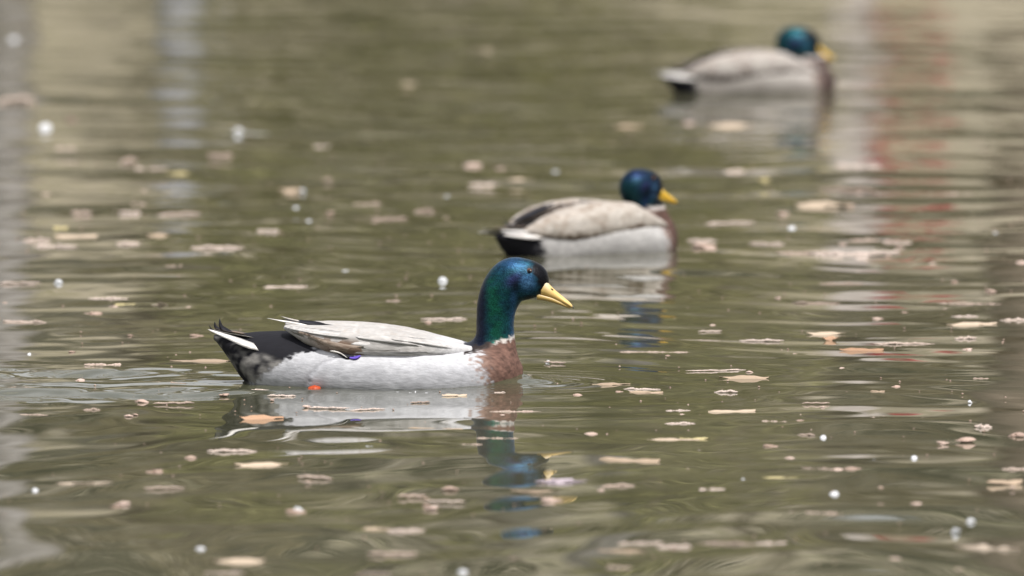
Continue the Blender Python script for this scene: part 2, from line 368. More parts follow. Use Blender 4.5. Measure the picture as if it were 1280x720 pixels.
# ------------------------------------------------------------------ ducks
def surface_nets(F, org, h):
    s = F < 0; nx, ny, nz = F.shape
    cs = s[:-1, :-1, :-1].astype(np.int8)
    cnt8 = sum(s[i:nx - 1 + i, j:ny - 1 + j, k:nz - 1 + k].astype(np.int8) for i in (0, 1) for j in (0, 1) for k in (0, 1))
    act = (cnt8 > 0) & (cnt8 < 8)
    I, J, K = np.nonzero(act); n = len(I); vid = np.full(act.shape, -1, np.int64); vid[I, J, K] = np.arange(n)
    acc = np.zeros((n, 3)); c = np.zeros(n)
    corners = [(i, j, k) for i in (0, 1) for j in (0, 1) for k in (0, 1)]
    for a in corners:
        for ax in range(3):
            if a[ax]: continue
            b = list(a); b[ax] = 1
            fa = F[I + a[0], J + a[1], K + a[2]]; fb = F[I + b[0], J + b[1], K + b[2]]
            m = (fa < 0) != (fb < 0); t = np.where(m, fa / np.where(m, fa - fb, 1), 0)
            p = np.array(a, float)[None].repeat(n, 0); p[:, ax] = t
            acc[m] += p[m]; c[m] += 1
    P = (acc / c[:, None] + np.stack([I, J, K], 1)) * h + np.array(org)
    Qs = []
    for ax in range(3):
        u, v = (ax + 1) % 3, (ax + 2) % 3
        sl0 = [slice(None)] * 3; sl1 = [slice(None)] * 3; sl0[ax] = slice(0, -1); sl1[ax] = slice(1, None)
        a, b = s[tuple(sl0)], s[tuple(sl1)]
        E = np.argwhere(a != b)
        E = E[(E[:, u] > 0) & (E[:, v] > 0) & (E[:, u] < F.shape[u] - 1) & (E[:, v] < F.shape[v] - 1)]
        fl = a[E[:, 0], E[:, 1], E[:, 2]]
        def g(du, dv):
            e = E.copy(); e[:, u] -= du; e[:, v] -= dv; return vid[e[:, 0], e[:, 1], e[:, 2]]
        q = np.stack([g(1, 1), g(0, 1), g(0, 0), g(1, 0)], 1)
        q[~fl] = q[~fl][:, ::-1]
        Qs.append(q)
    return P, np.concatenate(Qs)
def smooth_mesh(P, Q, it, lam=0.5):
    e = np.concatenate([Q[:, [0, 1]], Q[:, [1, 2]], Q[:, [2, 3]], Q[:, [3, 0]]])
    for i in range(it):
        for l in (lam, -lam * 1.04):
            A = np.zeros_like(P); c = np.zeros(len(P))
            for a, b in ((0, 1), (1, 0)):
                np.add.at(A, e[:, a], P[e[:, b]]); np.add.at(c, e[:, a], 1)
            P = P + l * (A / c[:, None] - P)
    return P
def smin(a, b, k):
    hh = np.clip(0.5 + 0.5 * (b - a) / k, 0, 1); return b + (a - b) * hh - k * hh * (1 - hh)
class Loft:
    """stations (x, top, bottom, half width, y centre) -> implicit solid"""
    def __init__(s, st, p=2.2, sm=9):
        st = np.array(st, float); x = np.arange(st[0, 0] - 2, st[-1, 0] + 2, 0.5); s.x = x
        kern = np.hanning(2 * sm + 3)[1:-1]; kern /= kern.sum()
        def f(col):
            y = np.interp(x, st[:, 0], st[:, col]); yp = np.pad(y, sm, mode='reflect', reflect_type='odd'); return np.convolve(yp, kern, 'valid')
        s.top, s.bot, s.hw = f(1), f(2), f(3); s.yc = f(4) if st.shape[1] > 4 else 0 * x
        s.x0, s.x1 = st[0, 0], st[-1, 0]; s.p = p
    def __call__(s, P, side=1):
        X = P[..., 0]; t, b, hw, yc = (np.interp(X, s.x, q) for q in (s.top, s.bot, s.hw, s.yc))
        hz = np.maximum((t - b) / 2, 0.6); hw = np.maximum(hw, 0.6)
        r = (np.abs((P[..., 2] - (t + b) / 2) / hz) ** s.p + np.abs((P[..., 1] - side * yc) / hw) ** s.p) ** (1 / s.p)
        d = (r - 1) * np.minimum(hz, hw)
        ex = np.maximum(np.maximum(s.x0 - X, X - s.x1), 0)
        return np.where(ex > 0, np.maximum(d, 0) + ex, d)
def spline(pts, n):
    pts = np.array(pts, float); t = np.linspace(0, len(pts) - 1, n); out = []
    for q in t:
        i = min(int(q), len(pts) - 2); f = q - i
        p0, p1, p2, p3 = pts[max(i - 1, 0)], pts[i], pts[i + 1], pts[min(i + 2, len(pts) - 1)]
        out.append(0.5 * (2 * p1 + (p2 - p0) * f + (2 * p0 - 5 * p1 + 4 * p2 - p3) * f * f + (3 * p1 - p0 - 3 * p2 + p3) * f ** 3))
    return np.array(out)
LAT = 0.80                                                # head and neck are narrower than deep

def feather(name, pts, width, mat, parent, side=(0, 1, 0), thick=1.0, n=14, tip=0.55, base=0.35):
    """flat lens-shaped feather along a path; coordinates in duck units"""
    c = spline(pts, n); sd = np.array(side, float); sd /= np.linalg.norm(sd); rg = []
    for i in range(n):
        t = i / (n - 1); wdt = width * max(0.03, min(1, (base + t * 2.2)) * (max(0.0, 1 - t) ** tip * 1.25 if t > 0.45 else 1) * (1 if t <= 0.45 else 1 / (0.55 ** tip * 1.25)))
        tg = c[min(i + 1, n - 1)] - c[max(i - 1, 0)]; tg /= np.linalg.norm(tg); s2 = sd - tg * (sd @ tg); s2 /= np.linalg.norm(s2); nn = np.cross(tg, s2)
        th = thick * (0.4 + 0.6 * (1 - t))
        rg.append(np.array([c[i] - s2 * wdt / 2, c[i] - s2 * wdt * 0.2 + nn * th * 0.45, c[i] + nn * th * 0.8, c[i] + s2 * wdt * 0.2 + nn * th * 0.45, c[i] + s2 * wdt / 2, c[i] - nn * th * 0.3]))
    V, F = rings(rg); return mesh_py(name, V * U, F, mat, parent)

def make_duck(name, label, loc, yaw, scale, bodyst, wingst, chain, hc, headrot, pitch, collar, chestx, res, look, xc, feathers, hs=1.0):
    root = empty(name, loc, yaw, label, 'duck', 'drakes swimming on the pond'); root.scale = (scale,) * 3
    body, wing = Loft(bodyst), Loft(wingst, 2.6, 7)
    cp, sp = math.cos(pitch), math.sin(pitch)
    hp = lambda dx, dz: (hc[0] + hs * (dx * cp - dz * sp), hc[1] + hs * (dx * sp + dz * cp))
    ch = [tuple(c) for c in chain] + [(*hp(0, 0), 28 * hs), (*hp(12, 1), 26.5 * hs), (*hp(23, 0.5), 23 * hs), (*hp(28, -2), 17 * hs)]
    ch = spline(ch, 56); nb = np.array([chain[0][0], 0.0])
    ca, sa = math.cos(headrot), math.sin(headrot)
    def to_head(P):                                       # undo the head's turn about the vertical through the neck
        q = P.copy(); dx, dy = P[..., 0] - nb[0], P[..., 1] - nb[1]
        q[..., 0] = nb[0] + ca * dx + sa * dy; q[..., 1] = nb[1] - sa * dx + ca * dy; return q
    def from_head(p): dx, dy = p[0] - nb[0], p[1]; return (nb[0] + ca * dx - sa * dy, sa * dx + ca * dy, p[2])
    def neckf(P):
        q = to_head(P); y2 = (q[..., 1] / LAT) ** 2; d = np.full(P.shape[:-1], 1e9); 
        for (cx, cz, r) in ch: d = np.minimum(d, np.sqrt((q[..., 0] - cx) ** 2 + (q[..., 2] - cz) ** 2 + y2) - r)
        return d * 0.9
    def full(P):
        nk = neckf(P); return smin(body(P), nk, 16.0)
    bs = np.array(bodyst); x0, x1 = bs[0, 0] - 8, max(bs[-1, 0], hc[0] + 48 * hs) + 8
    z0, z1 = -22.0, hc[1] + 36 * hs; yw = bs[:, 3].max() + 6
    gx, gy, gz = np.arange(x0, x1, res), np.arange(-yw, yw + res, res), np.arange(z0, z1, res)
    G = np.stack(np.meshgrid(gx, gy, gz, indexing='ij'), -1)
    F = body(G)
    sub = np.nonzero((gx > hc[0] - 75) & (gx < hc[0] + 60 * hs))[0]; sl = slice(sub[0], sub[-1] + 1)
    F[sl] = smin(F[sl], neckf(G[sl]), 16.0)
    F[:, :, 0] = np.maximum(F[:, :, 0], 1.0)              # close the keel under water
    P, Q = surface_nets(F, (x0, -yw, z0), res); P = smooth_mesh(P, Q, 3)
    if look.get('lobe'):
        xe = np.interp(P[:, 2], [-20, 0, 15, 30, 36, 44], [-78, -74, -68, -54, -34, -10]) + 1.2 * noise_fn(7, 20, 9)(P)
        k = sstep(-3, 3, P[:, 0] - xe) * sstep(44, 34, P[:, 2]) * sstep(140, 20, P[:, 0]) * sstep(-25, 0, P[:, 2] + 20)
        P[:, 1] *= 1 + 0.03 * k
    bo = mesh_np('body', P * U, Q, m_plum, root)
    # ---- plumage pattern
    n1, n2, n3, n4 = noise_fn(9, 30, 1), noise_fn(26, 24, 2), noise_fn(5, 36, 3), noise_fn(60, 20, 4)
    a, b, c, d = n1(P * [0.5, 1, 1]), n2(P), n3(P * [0.5, 1, 1.4]), n4(P)
    x, y, z = P.T; q = to_head(P); hx, hy, hz = q.T
    mixc = lambda C, col, m: C * (1 - m[:, None]) + np.array(col) * m[:, None]
    C = np.tile(np.array(look['flank']), (len(P), 1)) * (1 + 0.03 * a + 0.03 * b + 0.03 * d)[:, None]
    C = mixc(C, look['flank_pale'], np.clip(sstep(12, 45, z) * 0.7 + 0.12 * b, 0, 1))
    C = mixc(C, look['back'], sstep(12, -12, np.abs(y) - 22 + 4 * a) * sstep(30, 45, z) * sstep(xc + 150, xc + 90, x) )
    # rows of flank feathers
    fr_ = x * 0.040 + z * 0.020 + 0.22 * b + 0.35 * d; fr_ = fr_ - np.floor(fr_)
    C = C * (0.93 + 0.10 * fr_ - 0.10 * sstep(0.9, 1.0, fr_))[:, None]
    if look.get('lobe'):
        xl = np.interp(z, [-20, 0, 15, 30, 36, 44], [-78, -74, -68, -54, -34, -10]) + 1.2 * c
        C = mixc(C, (0.27, 0.27, 0.29), np.exp(-((x - xl + 4) / 3.2) ** 2) * 0.55 * sstep(46, 36, z))  # crease shade behind the flank lobe, put into the plumage colour
        C = mixc(C, (0.36, 0.36, 0.385), np.exp(-((x - xl - 10) / 26) ** 2) * sstep(26, 8, z) * 0.5)
    # rump and tail coverts
    bl = bs[0, 0]
    lim = look['rump']
    edge = lim(z) + 2.5 * a + 2.5 * c
    rump = sstep(5, -5, x - edge)
    C = mixc(C, (0.010, 0.010, 0.014), rump)
    if look.get('mottle'):
        under = sstep(-1, -9, z - (68 + (x + 198) * -0.35))
        mm = rump * under * np.clip(0.34 + 0.16 * a + 0.26 * b + 0.006 * (x + 165) + 0.012 * (25 - z), 0, 1)
        C = mixc(C, (0.27, 0.26, 0.245), mm * 0.9)
    # breast
    br = sstep(-10, 9, x - chestx(z) + 5.0 * c + 4 * a)
    brc = np.array(look.get('breast', (0.135, 0.075, 0.058))) * (1 + 0.14 * a + 0.14 * c)[:, None]
    brc = mixc(brc, (0.33, 0.24, 0.20), np.clip(sstep(24, -4, x - chestx(z)) * (0.5 + 0.35 * c), 0, 1) * 0.7)
    C = C * (1 - br[:, None]) + brc * br[:, None]
    # head; the iridescent sheen is put into the colour as fixed patches
    px_, pz_, nx_, nz_ = collar
    u = (hx - px_) * nx_ + (hz - pz_) * nz_ + 1.2 * c
    nk = np.zeros(len(P)); near = (hx > hc[0] - 60)
    ringm = sstep(-6.5, -4, u) * near * sstep(px_ - 8, px_ + 6, hx + 2 * a)
    C = mixc(C, (0.62, 0.58, 0.55), ringm * 0.9)
    C = mixc(C, (0.03, 0.022, 0.02), sstep(-9, -4, u) * near * sstep(px_ + 2, px_ - 10, hx))
    hm = sstep(-2.2, 0.8, u) * near
    rx, rz = hx - hc[0], hz - hc[1]; rx, rz = (rx * cp + rz * sp) / hs, (-rx * sp + rz * cp) / hs
    green, blue, teal, viol = np.array(look['green']), np.array(look['blue']), np.array((0.007, 0.045, 0.060)), np.array((0.045, 0.05, 0.17))
    H = np.tile(teal, (len(P), 1))
    H = mixc(H, green, np.clip(np.exp(-((rx + 22 + 0.10 * (rz + 40)) / 10) ** 2) * sstep(12, -8, rz) + 0.15 * a, 0, 1))
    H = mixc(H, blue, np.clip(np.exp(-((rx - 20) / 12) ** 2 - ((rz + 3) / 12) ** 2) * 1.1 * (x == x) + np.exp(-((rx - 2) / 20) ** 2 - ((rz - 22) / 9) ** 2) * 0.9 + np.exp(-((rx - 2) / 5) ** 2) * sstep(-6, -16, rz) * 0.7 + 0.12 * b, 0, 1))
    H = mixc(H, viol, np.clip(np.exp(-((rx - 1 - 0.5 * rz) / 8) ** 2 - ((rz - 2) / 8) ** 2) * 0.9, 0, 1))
    H = mixc(H, (0.06, 0.15, 0.28), np.clip(np.exp(-((rx - 20) / 8) ** 2 - ((rz + 2) / 7) ** 2) * (0.8 + 0.25 * c), 0, 1))  # cheek highlight painted in lighter blue
    H = mixc(H, (0.006, 0.010, 0.024), np.clip(np.exp(-((rx - 4) / 6.5) ** 2 - ((rz + 5) / 10) ** 2) * 0.9 + sstep(-26, -38, rx + 0.25 * np.minimum(rz + 20, 0) * 0), 0, 1))  # dark patch behind the cheek, and nape shade painted in
    face = sstep(26, 33, rx + 0.20 * (rz - 5) + 1.5 * a) * sstep(-30, -22, rz)
    H = mixc(H, (0.006, 0.006, 0.008), np.clip(face + sstep(-14, -22, rz) * sstep(12, 20, rx) * 0.85 + np.exp(-((rx - 23) / 6) ** 2 - ((rz - 15) / 4) ** 2) * 0.9, 0, 1))
    H = H * look.get('head_tone', 1.0) * np.clip(1 + 0.08 * a + 0.12 * c, 0.45, 1.6)[:, None]
    C = C * (1 - hm[:, None]) + H * hm[:, None]
    color_attr(bo, np.clip(C, 0.002, 0.85)); color_attr(bo, np.repeat(hm[:, None], 3, 1), 'sheen_mask')
    # ---- eyes
    for sd in (-1, 1):
        ex, ez = hp(21.5, 12.5); ys = np.linspace(0, 30, 121)
        T = np.stack([np.full(121, ex), sd * ys, np.full(121, ez)], -1)
        wT = np.array([from_head(t) for t in T]); k = int(np.argmax(full(wT) > 0)); p = from_head((ex, sd * (ys[k] - 1.6), ez))
        def ball(r, off, nm, mat, par, sy=1):
            rg = []; 
            for i in range(11):
                th = math.pi * i / 10; rg.append(np.array([(max(0.02, math.sin(th)) * r * math.cos(f), max(0.02, math.sin(th)) * r * math.sin(f) * sy, r * math.cos(th)) for f in np.linspace(0, 2 * math.pi, 16, endpoint=False)]))
            V, Fc = rings(rg[::-1]); return mesh_py(nm, (V + np.array(off)) * U, Fc, mat, par)
        e = ball(3.5 * hs, p, 'eye', m_eye, root)
        p2 = from_head((ex + 0.3, sd * (ys[k] - 1.6 + 2.6), ez)); ball(2.1 * hs, p2, 'pupil', m_dark, e)
    # ---- bill
    def bill(st, nm, colf, par):
        bs_ = look.get('bill_s', 1.0); st = spline(st, 26); rg = []; k = 18; raw = st.copy(); st[:, 0] = 34 + (st[:, 0] - 34) * bs_; st[:, 1:3] = -8 + (st[:, 1:3] + 8) * bs_; st[:, 3] *= bs_
        for (bx, tp, bt, hw) in st:
            r = []
            for j in range(k):
                f = 2 * math.pi * j / k; cz, sy = math.sin(f), math.cos(f)
                px2, pz2 = hp(bx, (tp + bt) / 2 + (tp - bt) / 2 * (abs(cz) ** 0.85) * (1 if cz > 0 else -1))
                r.append(from_head((px2, hs * hw * (abs(sy) ** 0.8) * (1 if sy > 0 else -1), pz2)))
            rg.append(np.array(r))
        V, Fc = rings(rg); o = mesh_py(nm, V * U, Fc, m_bill, par)
        dx = np.repeat(raw[:, 0], k); dz = np.tile(np.sin(2 * np.pi * np.arange(k) / k), len(st)); color_attr(o, colf(dx, dz)); return o
    bc = np.array(look['bill'])
    def upc(dx, dz):
        C = np.tile(bc, (len(dx), 1)); m = sstep(50, 42, dx) * sstep(-0.3, 0.4, dz) * look['pale_base']; C = mixc(C, (0.78, 0.66, 0.48), m)
        C = mixc(C, bc * 0.75, sstep(-0.5, -0.9, dz)); return mixc(C, (0.03, 0.025, 0.02), sstep(74.2, 76, dx))
    def loc_(dx, dz): return mixc(np.tile(bc * 0.72, (len(dx), 1)), bc * 0.3, sstep(0.2, 0.8, dz))
    up = bill([(36, 7.5, -20, 12), (41, 3.5, -20.5, 11.5), (46, -4, -22, 10.5), (52, -10.5, -24, 9.8), (59, -16.5, -27.2, 9.8), (66, -22.3, -30.6, 10.6), (71.5, -27, -33, 10.8), (75, -30.8, -34.8, 8.6), (77.3, -33.6, -35.6, 3.5)], 'upper_bill', upc, root)
    bill([(31, -14, -24.5, 9), (40, -17, -25.5, 9.4), (50, -20, -28, 9), (60, -25, -31.2, 9), (68, -29.5, -34.2, 9), (73, -32.5, -35.4, 6)], 'lower_bill', loc_, root)
    for sd in (-1, 1):
        bs_ = look.get('bill_s', 1.0); nx2, nz2 = hp(34 + 15.8 * bs_, -8 - 3 * bs_); p = from_head((nx2, sd * 8.3 * hs * bs_, nz2)); rg = []
        for i in range(7):
            th = math.pi * i / 6; rg.append(np.array([(p[0] + 2.0 * math.cos(th) , p[1] + max(0.03, math.sin(th)) * 0.9 * math.cos(f), p[2] - 0.9 * math.cos(th) + max(0.03, math.sin(th)) * 1.1 * math.sin(f)) for f in np.linspace(0, 2 * math.pi, 10, endpoint=False)]))
        V, Fc = rings(rg); mesh_py('nostril', V * U, Fc, m_dark, up)
    # ---- folded wings with overlapping feathers
    ws = np.array(wingst); wr = 1.6 if res < 2.3 else 2.4
    wx, wz = np.arange(ws[0, 0] - 5, ws[-1, 0] + 5, wr), np.arange(ws[:, 2].min() - 5, ws[:, 1].max() + 5, wr); wy = np.arange(0, ws[:, 4].max() + ws[:, 3].max() + 6, wr)
    GW = np.stack(np.meshgrid(wx, wy, wz, indexing='ij'), -1); FW = wing(GW, 1)
    PW, QW = surface_nets(FW, (wx[0], wy[0], wz[0]), wr); PW = smooth_mesh(PW, QW, 2)
    for sd in (-1, 1):
        V = PW * [1, sd, 1]; Qx = QW if sd > 0 else QW[:, ::-1]
        o = mesh_np('wing', V * U, Qx, m_plum, root)
        nr = np.zeros(len(V) * 3, np.float32); o.data.vertex_normals.foreach_get('vector', nr); nr = nr.reshape(-1, 3)
        t_ = np.interp(V[:, 0], wing.x, wing.top); bt = np.interp(V[:, 0], wing.x, wing.bot); wv = (V[:, 2] - bt) / np.maximum(t_ - bt, 4)
        an = n2(V); row = (wv * 34 + an * 1.5 - (xc - V[:, 0]) * 0.03) / 9.0; ri = np.floor(row); rfz = row - ri - 0.5
        Lf = 40.0; uu = (ws[-1, 0] - V[:, 0] + ri * 17.3 + 9 * np.sin(ri * 2.1)) / Lf + 0.55 * rfz ** 2 * 1.6; fi = np.floor(uu); ff = uu - fi
        hgt = np.where(ff < 0.82, ff, (1 - ff) / 0.18 * 0.82) - 0.9 * np.abs(rfz) ** 2 * 1.5
        o.data.vertices.foreach_set('co', ((V + nr * (hgt * look['scale_depth'])[:, None]) * U).astype(np.float32).ravel()); o.data.update()
        C = np.tile(np.array(look['wing']), (len(V), 1)) * (1 + 0.05 * n1(V))[:, None]
        hsh = np.sin(ri * 12.9 + fi * 78.2) * 43758.5; hsh -= np.floor(hsh)
        C *= (0.95 + 0.09 * hsh)[:, None]
        C = mixc(C, look['wing_edge'], sstep(0.80, 0.97, ff) * 0.30 * (hsh > 0.35))
        C = look['wing_paint'](C, V, mixc, n1(V), n2(V), wv)
        color_attr(o, np.clip(C, 0.004, 0.85)); color_attr(o, np.zeros((len(V), 3)), 'sheen_mask')
    feathers(root, wing)
    # ---- near foot
    mb = MB(); fx, fz, fy = look['foot']
    mb.add(*tube([(fx - 9, -fy + 2, fz - 2), (fx - 8, -fy + 1, fz - 1), (fx - 4, -fy, fz), (fx + 1, -fy, fz + 0.5), (fx + 6, -fy, fz), (fx + 9, -fy + 1, fz - 2), (fx + 10, -fy + 2, fz - 4)], [0.6, 3.6, 6.2, 7, 6, 3.6, 0.6], 12)); mb.add(*tube([(fx + 2, -fy + 1, fz - 2), (fx + 6, -fy + 2, fz - 10), (fx + 8, -fy + 3, fz - 18)], [4.5, 3.5, 3], 10))
    for k in (-1, 0, 1): mb.add(*tube([(fx + 8, -fy + 3, fz - 18), (fx + 20, -fy + 3 + 8 * k, fz - 22), (fx + 34 - 4 * abs(k), -fy + 3 + 15 * k, fz - 25)], [3, 2.4, 1], 6))
    mb.add([(fx + 8, -fy + 3, fz - 18.5), (fx + 30, -fy - 12, fz - 25), (fx + 34, -fy + 3, fz - 25.5), (fx + 30, -fy + 18, fz - 25), (fx + 10, -fy + 3, fz - 20)], [(0, 1, 2), (0, 2, 3), (4, 2, 1), (4, 3, 2)])
    mb.V = [v * U for v in mb.V]; mb.build('foot', m_foot, root)
    return root

D = lambda px, py: (px - 460, 478 - py)                   # photo pixel of the front duck -> duck units
def st1(rows): return [(px - 460, 478 - tp, 478 - bt, *r) for (px, tp, bt, *r) in rows]
body1 = st1([(268, 418, 424, 5), (276, 418, 434, 14), (286, 418.5, 448, 24), (300, 417, 470, 36), (320, 414.5, 492, 46), (350, 413.5, 501, 58), (390, 414, 508, 71), (430, 414, 511, 78), (480, 416, 513, 81), (530, 421, 513, 79), (570, 428, 510, 71), (600, 431, 505, 59), (624, 434, 498, 46), (638, 441, 492, 33), (647, 450, 482, 20), (652, 458, 472, 8)])
wing1 = [(px - 460, 478 - tp, 478 - bt, hw, yc) for (px, tp, bt, yc, hw) in [(356, 404.5, 409, 30, 6), (366, 403.5, 416, 33, 13), (385, 404, 428, 37, 24), (410, 404, 438, 41, 32), (440, 404.5, 443.5, 42, 36), (475, 407, 445, 42, 37), (510, 412, 445.5, 41, 35), (540, 419, 444, 38, 29), (565, 425, 443, 33, 21), (590, 431, 441, 26, 9)]]
chain1 = [(*D(612, 462), 32), (*D(618, 440), 27.5), (*D(619, 420), 24.2), (*D(619, 400), 23.6), (*D(621.5, 380), 25), (*D(629, 362), 27)]
def rump1(z): return np.interp(z, [-20, -2, 13, 26, 31, 41, 44, 80], [-150, -148, -131, -113, -103, -87, -62, -56])
def chest1(z): return np.interp(z, [-10, 5, 25, 46, 60], [146, 145, 140, 134, 131])
def wpaint1(C, V, mixc, a, b, wv):
    x, z = V[:, 0], V[:, 2]
    # brown outer web of the long tertial feathers
    up = 63 + (-18 - x) * 0.16
    m = sstep(-6, -9, x + 0.35 * (z - 50)) * sstep(up, up - 12, z) * sstep(-105, -25, x)
    C = mixc(C, (0.20, 0.135, 0.095), np.clip(m * 1.15, 0, 1) * 0.95)
    C = mixc(C, (0.58, 0.58, 0.60), sstep(60, 120, x) * 0.8)
    C = mixc(C, (0.30, 0.25, 0.21), sstep(0.72, 1.0, wv + 0.12 * b) * 0.4 * np.clip(a + 0.2, 0, 1) * sstep(100, 40, x))
    return C
look1 = dict(flank=(0.47, 0.475, 0.505), flank_pale=(0.60, 0.605, 0.63), back=(0.45, 0.43, 0.42), rump=rump1, mottle=True, lobe=True, green=(0.006, 0.066, 0.042), blue=(0.026, 0.082, 0.185),
             bill=(0.72, 0.50, 0.17), pale_base=0.9, wing=(0.47, 0.455, 0.44), wing_edge=(0.62, 0.61, 0.595), scale_depth=0.45, wing_paint=wpaint1, foot=(-66, -5, 77))
def feathers1(root, wing):
    def F(nm, pts, wd, m, side, **k): return feather(nm, [(px - 460, y, 478 - py) for (px, y, py) in pts], wd, m, root, side, **k)
    F('tail_feather', [(337, -38, 436), (312, -40, 428), (288, -36, 419), (261, -28, 409.5)], 14, m_fw, (0.1, 0.8, 0.55), thick=1.6, tip=0.7)
    for i, (yy, dz) in enumerate([(-20, 2), (-7, 3), (7, 3), (20, 2), (32, 0)]):
        F('tail_feather', [(325, yy, 424 - dz), (300, yy * 1.1, 419 - dz), (282, yy * 1.1, 416 - dz), (268, yy * 1.15, 412 - dz)], 15, m_fg if abs(yy) > 10 else m_fbr, (0, 1, 0.1 * np.sign(yy)), thick=1.4)
    for (pts, wd) in [([(300, -6, 423), (287, -7, 416), (277, -8, 408), (275, -8, 397.5)], 9), ([(294, 4, 423), (279, 2, 416), (270, 1, 409), (268.5, 1, 402)], 7), ([(290, -14, 422), (276, -16, 416), (266, -17, 411), (262, -17, 405)], 4)]:
        F('curl_feather', pts, wd, m_fb, (0.75, 0.5, 0.45), thick=1.6, tip=0.8)
    F('primary_feather', [(420, -16, 409), (398, -14, 405.5), (382, -13, 402.5), (369, -12, 400)], 10, m_fb, (0.2, 0.5, 0.8), thick=1.6)
    F('primary_feather', [(420, 6, 408), (392, 7, 404), (370, 8, 402), (352, 9, 399)], 9, m_fb, (0, 1, 0.3), thick=1.6)
    F('primary_feather', [(392, -19, 407), (370, -20, 402.5), (352, -20, 399.5), (334, -20, 396)], 3.2, m_fw, (0.2, 0.5, 0.8), thick=1.2, tip=0.9)
    F('primary_feather', [(392, -12, 404), (372, -12, 400), (360, -12, 397), (351, -12, 394)], 2.6, m_fg, (0.2, 0.5, 0.8), thick=1.2, tip=0.9)
    # tertials over the folded wing, speculum edge, flank feather tips
    F('speculum', [(452, -75.5, 439), (447, -76.8, 441.5), (442, -77, 442), (437, -76, 441)], 4.5, m_fv, (0, 0.25, 1), thick=1.2)
    F('speculum', [(444, -75.5, 439), (436, -76, 440.5), (428, -74, 437.5), (420, -72, 433)], 6, m_fb, (0, 0.25, 1), thick=1.2)
    F('flank_feather', [(414, -72.5, 433.5), (420, -74, 434), (428, -75.5, 436.5), (436, -76.5, 442)], 2.2, m_fw, (0, 0.25, 1), thick=1.2)
    wings = [c for c in root.children if c.name.startswith('wing')]
    for wobj, sg in zip(wings, (-1, 1)):
        for (nm, pts, wd, m) in [('tertial_feather', [(462, 434), (432, 431.5), (404, 424), (373, 411.5)], 17, m_tert), ('tertial_feather', [(458, 425), (424, 421), (392, 414.5), (362, 408.5)], 13, m_fp), ('tertial_feather', [(452, 416), (420, 412.5), (388, 409), (357, 406)], 11, m_fp),
                                 ('scapular_feather', [(552, 440), (518, 438.5), (482, 438), (444, 436)], 15, m_fp), ('scapular_feather', [(556, 433), (518, 430), (484, 428), (440, 424.5)], 15, m_fp), ('scapular_feather', [(550, 426), (515, 421.5), (482, 418.5), (446, 415.5)], 13, m_fp),
                                 ('scapular_feather', [(580, 437), (556, 433.5), (528, 431), (500, 431)], 12, m_fp), ('scapular_feather', [(576, 431), (548, 426), (522, 421.5), (490, 418)], 11, m_fp)]:
            P3d = []
            for i, (px, py) in enumerate(pts):
                yy = np.linspace(95, 20, 301); T = np.stack([np.full(301, px - 460.0), yy, np.full(301, 478.0 - py)], -1)
                ins = wing(T, 1) < 0; k = int(np.argmax(ins)) if ins.any() else 200
                P3d.append((px, yy[k] + ((-2.2, 0.1, 0.9, 1.1) if 'tert' in nm else (-3, -1.0, -0.1, 0.5))[i], py))
            px, y1, py = P3d[1]; yy = np.linspace(95, 20, 301); kk = []
            for dz in (-5, 5):
                ins = wing(np.stack([np.full(301, px - 460.0), yy, np.full(301, 478.0 - py + dz)], -1), 1) < 0; kk.append(yy[int(np.argmax(ins))] if ins.any() else y1)
            sv_ = (0, sg * (kk[1] - kk[0]), 10)
            f = F(nm, [(a_, sg * b_, c_) for a_, b_, c_ in P3d], wd, m, sv_, thick=(1.4 if 'tert' in nm else 0.9), n=18, tip=0.42, base=0.55); f.parent = wobj
duck1 = make_duck('mallard_drake', 'front drake in sharp focus with neck stretched tall and pale grey flanks', (P1.x, P1.y, 0), 0, 1.0, body1, wing1, chain1, D(640, 350), 0, 0,
          (*D(618, 424), -14 / 54.8, 53 / 54.8), chest1, 2.0, look1, -5, feathers1)

# resting pose of the two drakes behind
body2 = [(x - 185, t, b, h) for (x, t, b, h) in [(6, 34, 30, 6), (14, 38, 24, 14), (24, 41, 12, 24), (40, 46, -4, 36), (62, 53, -20, 48), (100, 66, -34, 62), (150, 79, -32, 75), (200, 84, -34, 81), (250, 77, -34, 80), (290, 60, -32, 72), (320, 48, -28, 59), (342, 53, -24, 44), (357, 42, -10, 27), (365, 30, 8, 10)]]
wing2 = [(x - 185, t, b, hw, yc) for (x, t, b, yc, hw) in [(44, 45, 39, 28, 7), (58, 53, 34, 32, 15), (82, 66, 26, 37, 25), (115, 77, 21, 41, 34), (155, 85, 22, 43, 39), (200, 88, 26, 43, 40), (245, 84, 32, 42, 38), (275, 70, 36, 38, 31), (303, 57, 39, 34, 21), (326, 47, 40, 30, 9)]]
chain2 = [(322 - 185, 34, 38), (316 - 185, 56, 33), (307 - 185, 78, 29), (299 - 185, 96, 28)]
def rump2(z): return np.interp(z, [-20, 10, 25, 40, 60], [-118, -116, -120, -110, -90])
def chest2(z): return np.interp(z, [-10, 20, 50, 70], [131, 128, 120, 112])
def wpaint2(C, V, mixc, a, b, wv):
    x, z = V[:, 0], V[:, 2]
    C = mixc(C, (0.16, 0.115, 0.085), sstep(0.34, 0.12, wv + 0.10 * b) * 0.95 * sstep(120, 60, x))
    C = mixc(C, (0.30, 0.24, 0.19), sstep(0.72, 0.98, wv + 0.1 * a) * 0.55 * sstep(90, 20, x))
    C = mixc(C, (0.62, 0.59, 0.55), np.clip(0.3 * b + 0.35, 0, 1) * sstep(0.25, 0.5, wv) * 0.5)
    C = mixc(C, (0.24, 0.185, 0.14), np.clip(-0.5 * b - 0.1 + 0.2 * a, 0, 1) * sstep(80, 0, x) * 0.4)
    C = mixc(C, (0.05, 0.042, 0.038), sstep(24, 17, np.abs(V[:, 1]) + 3 * a) * sstep(50, 10, x))
    return C
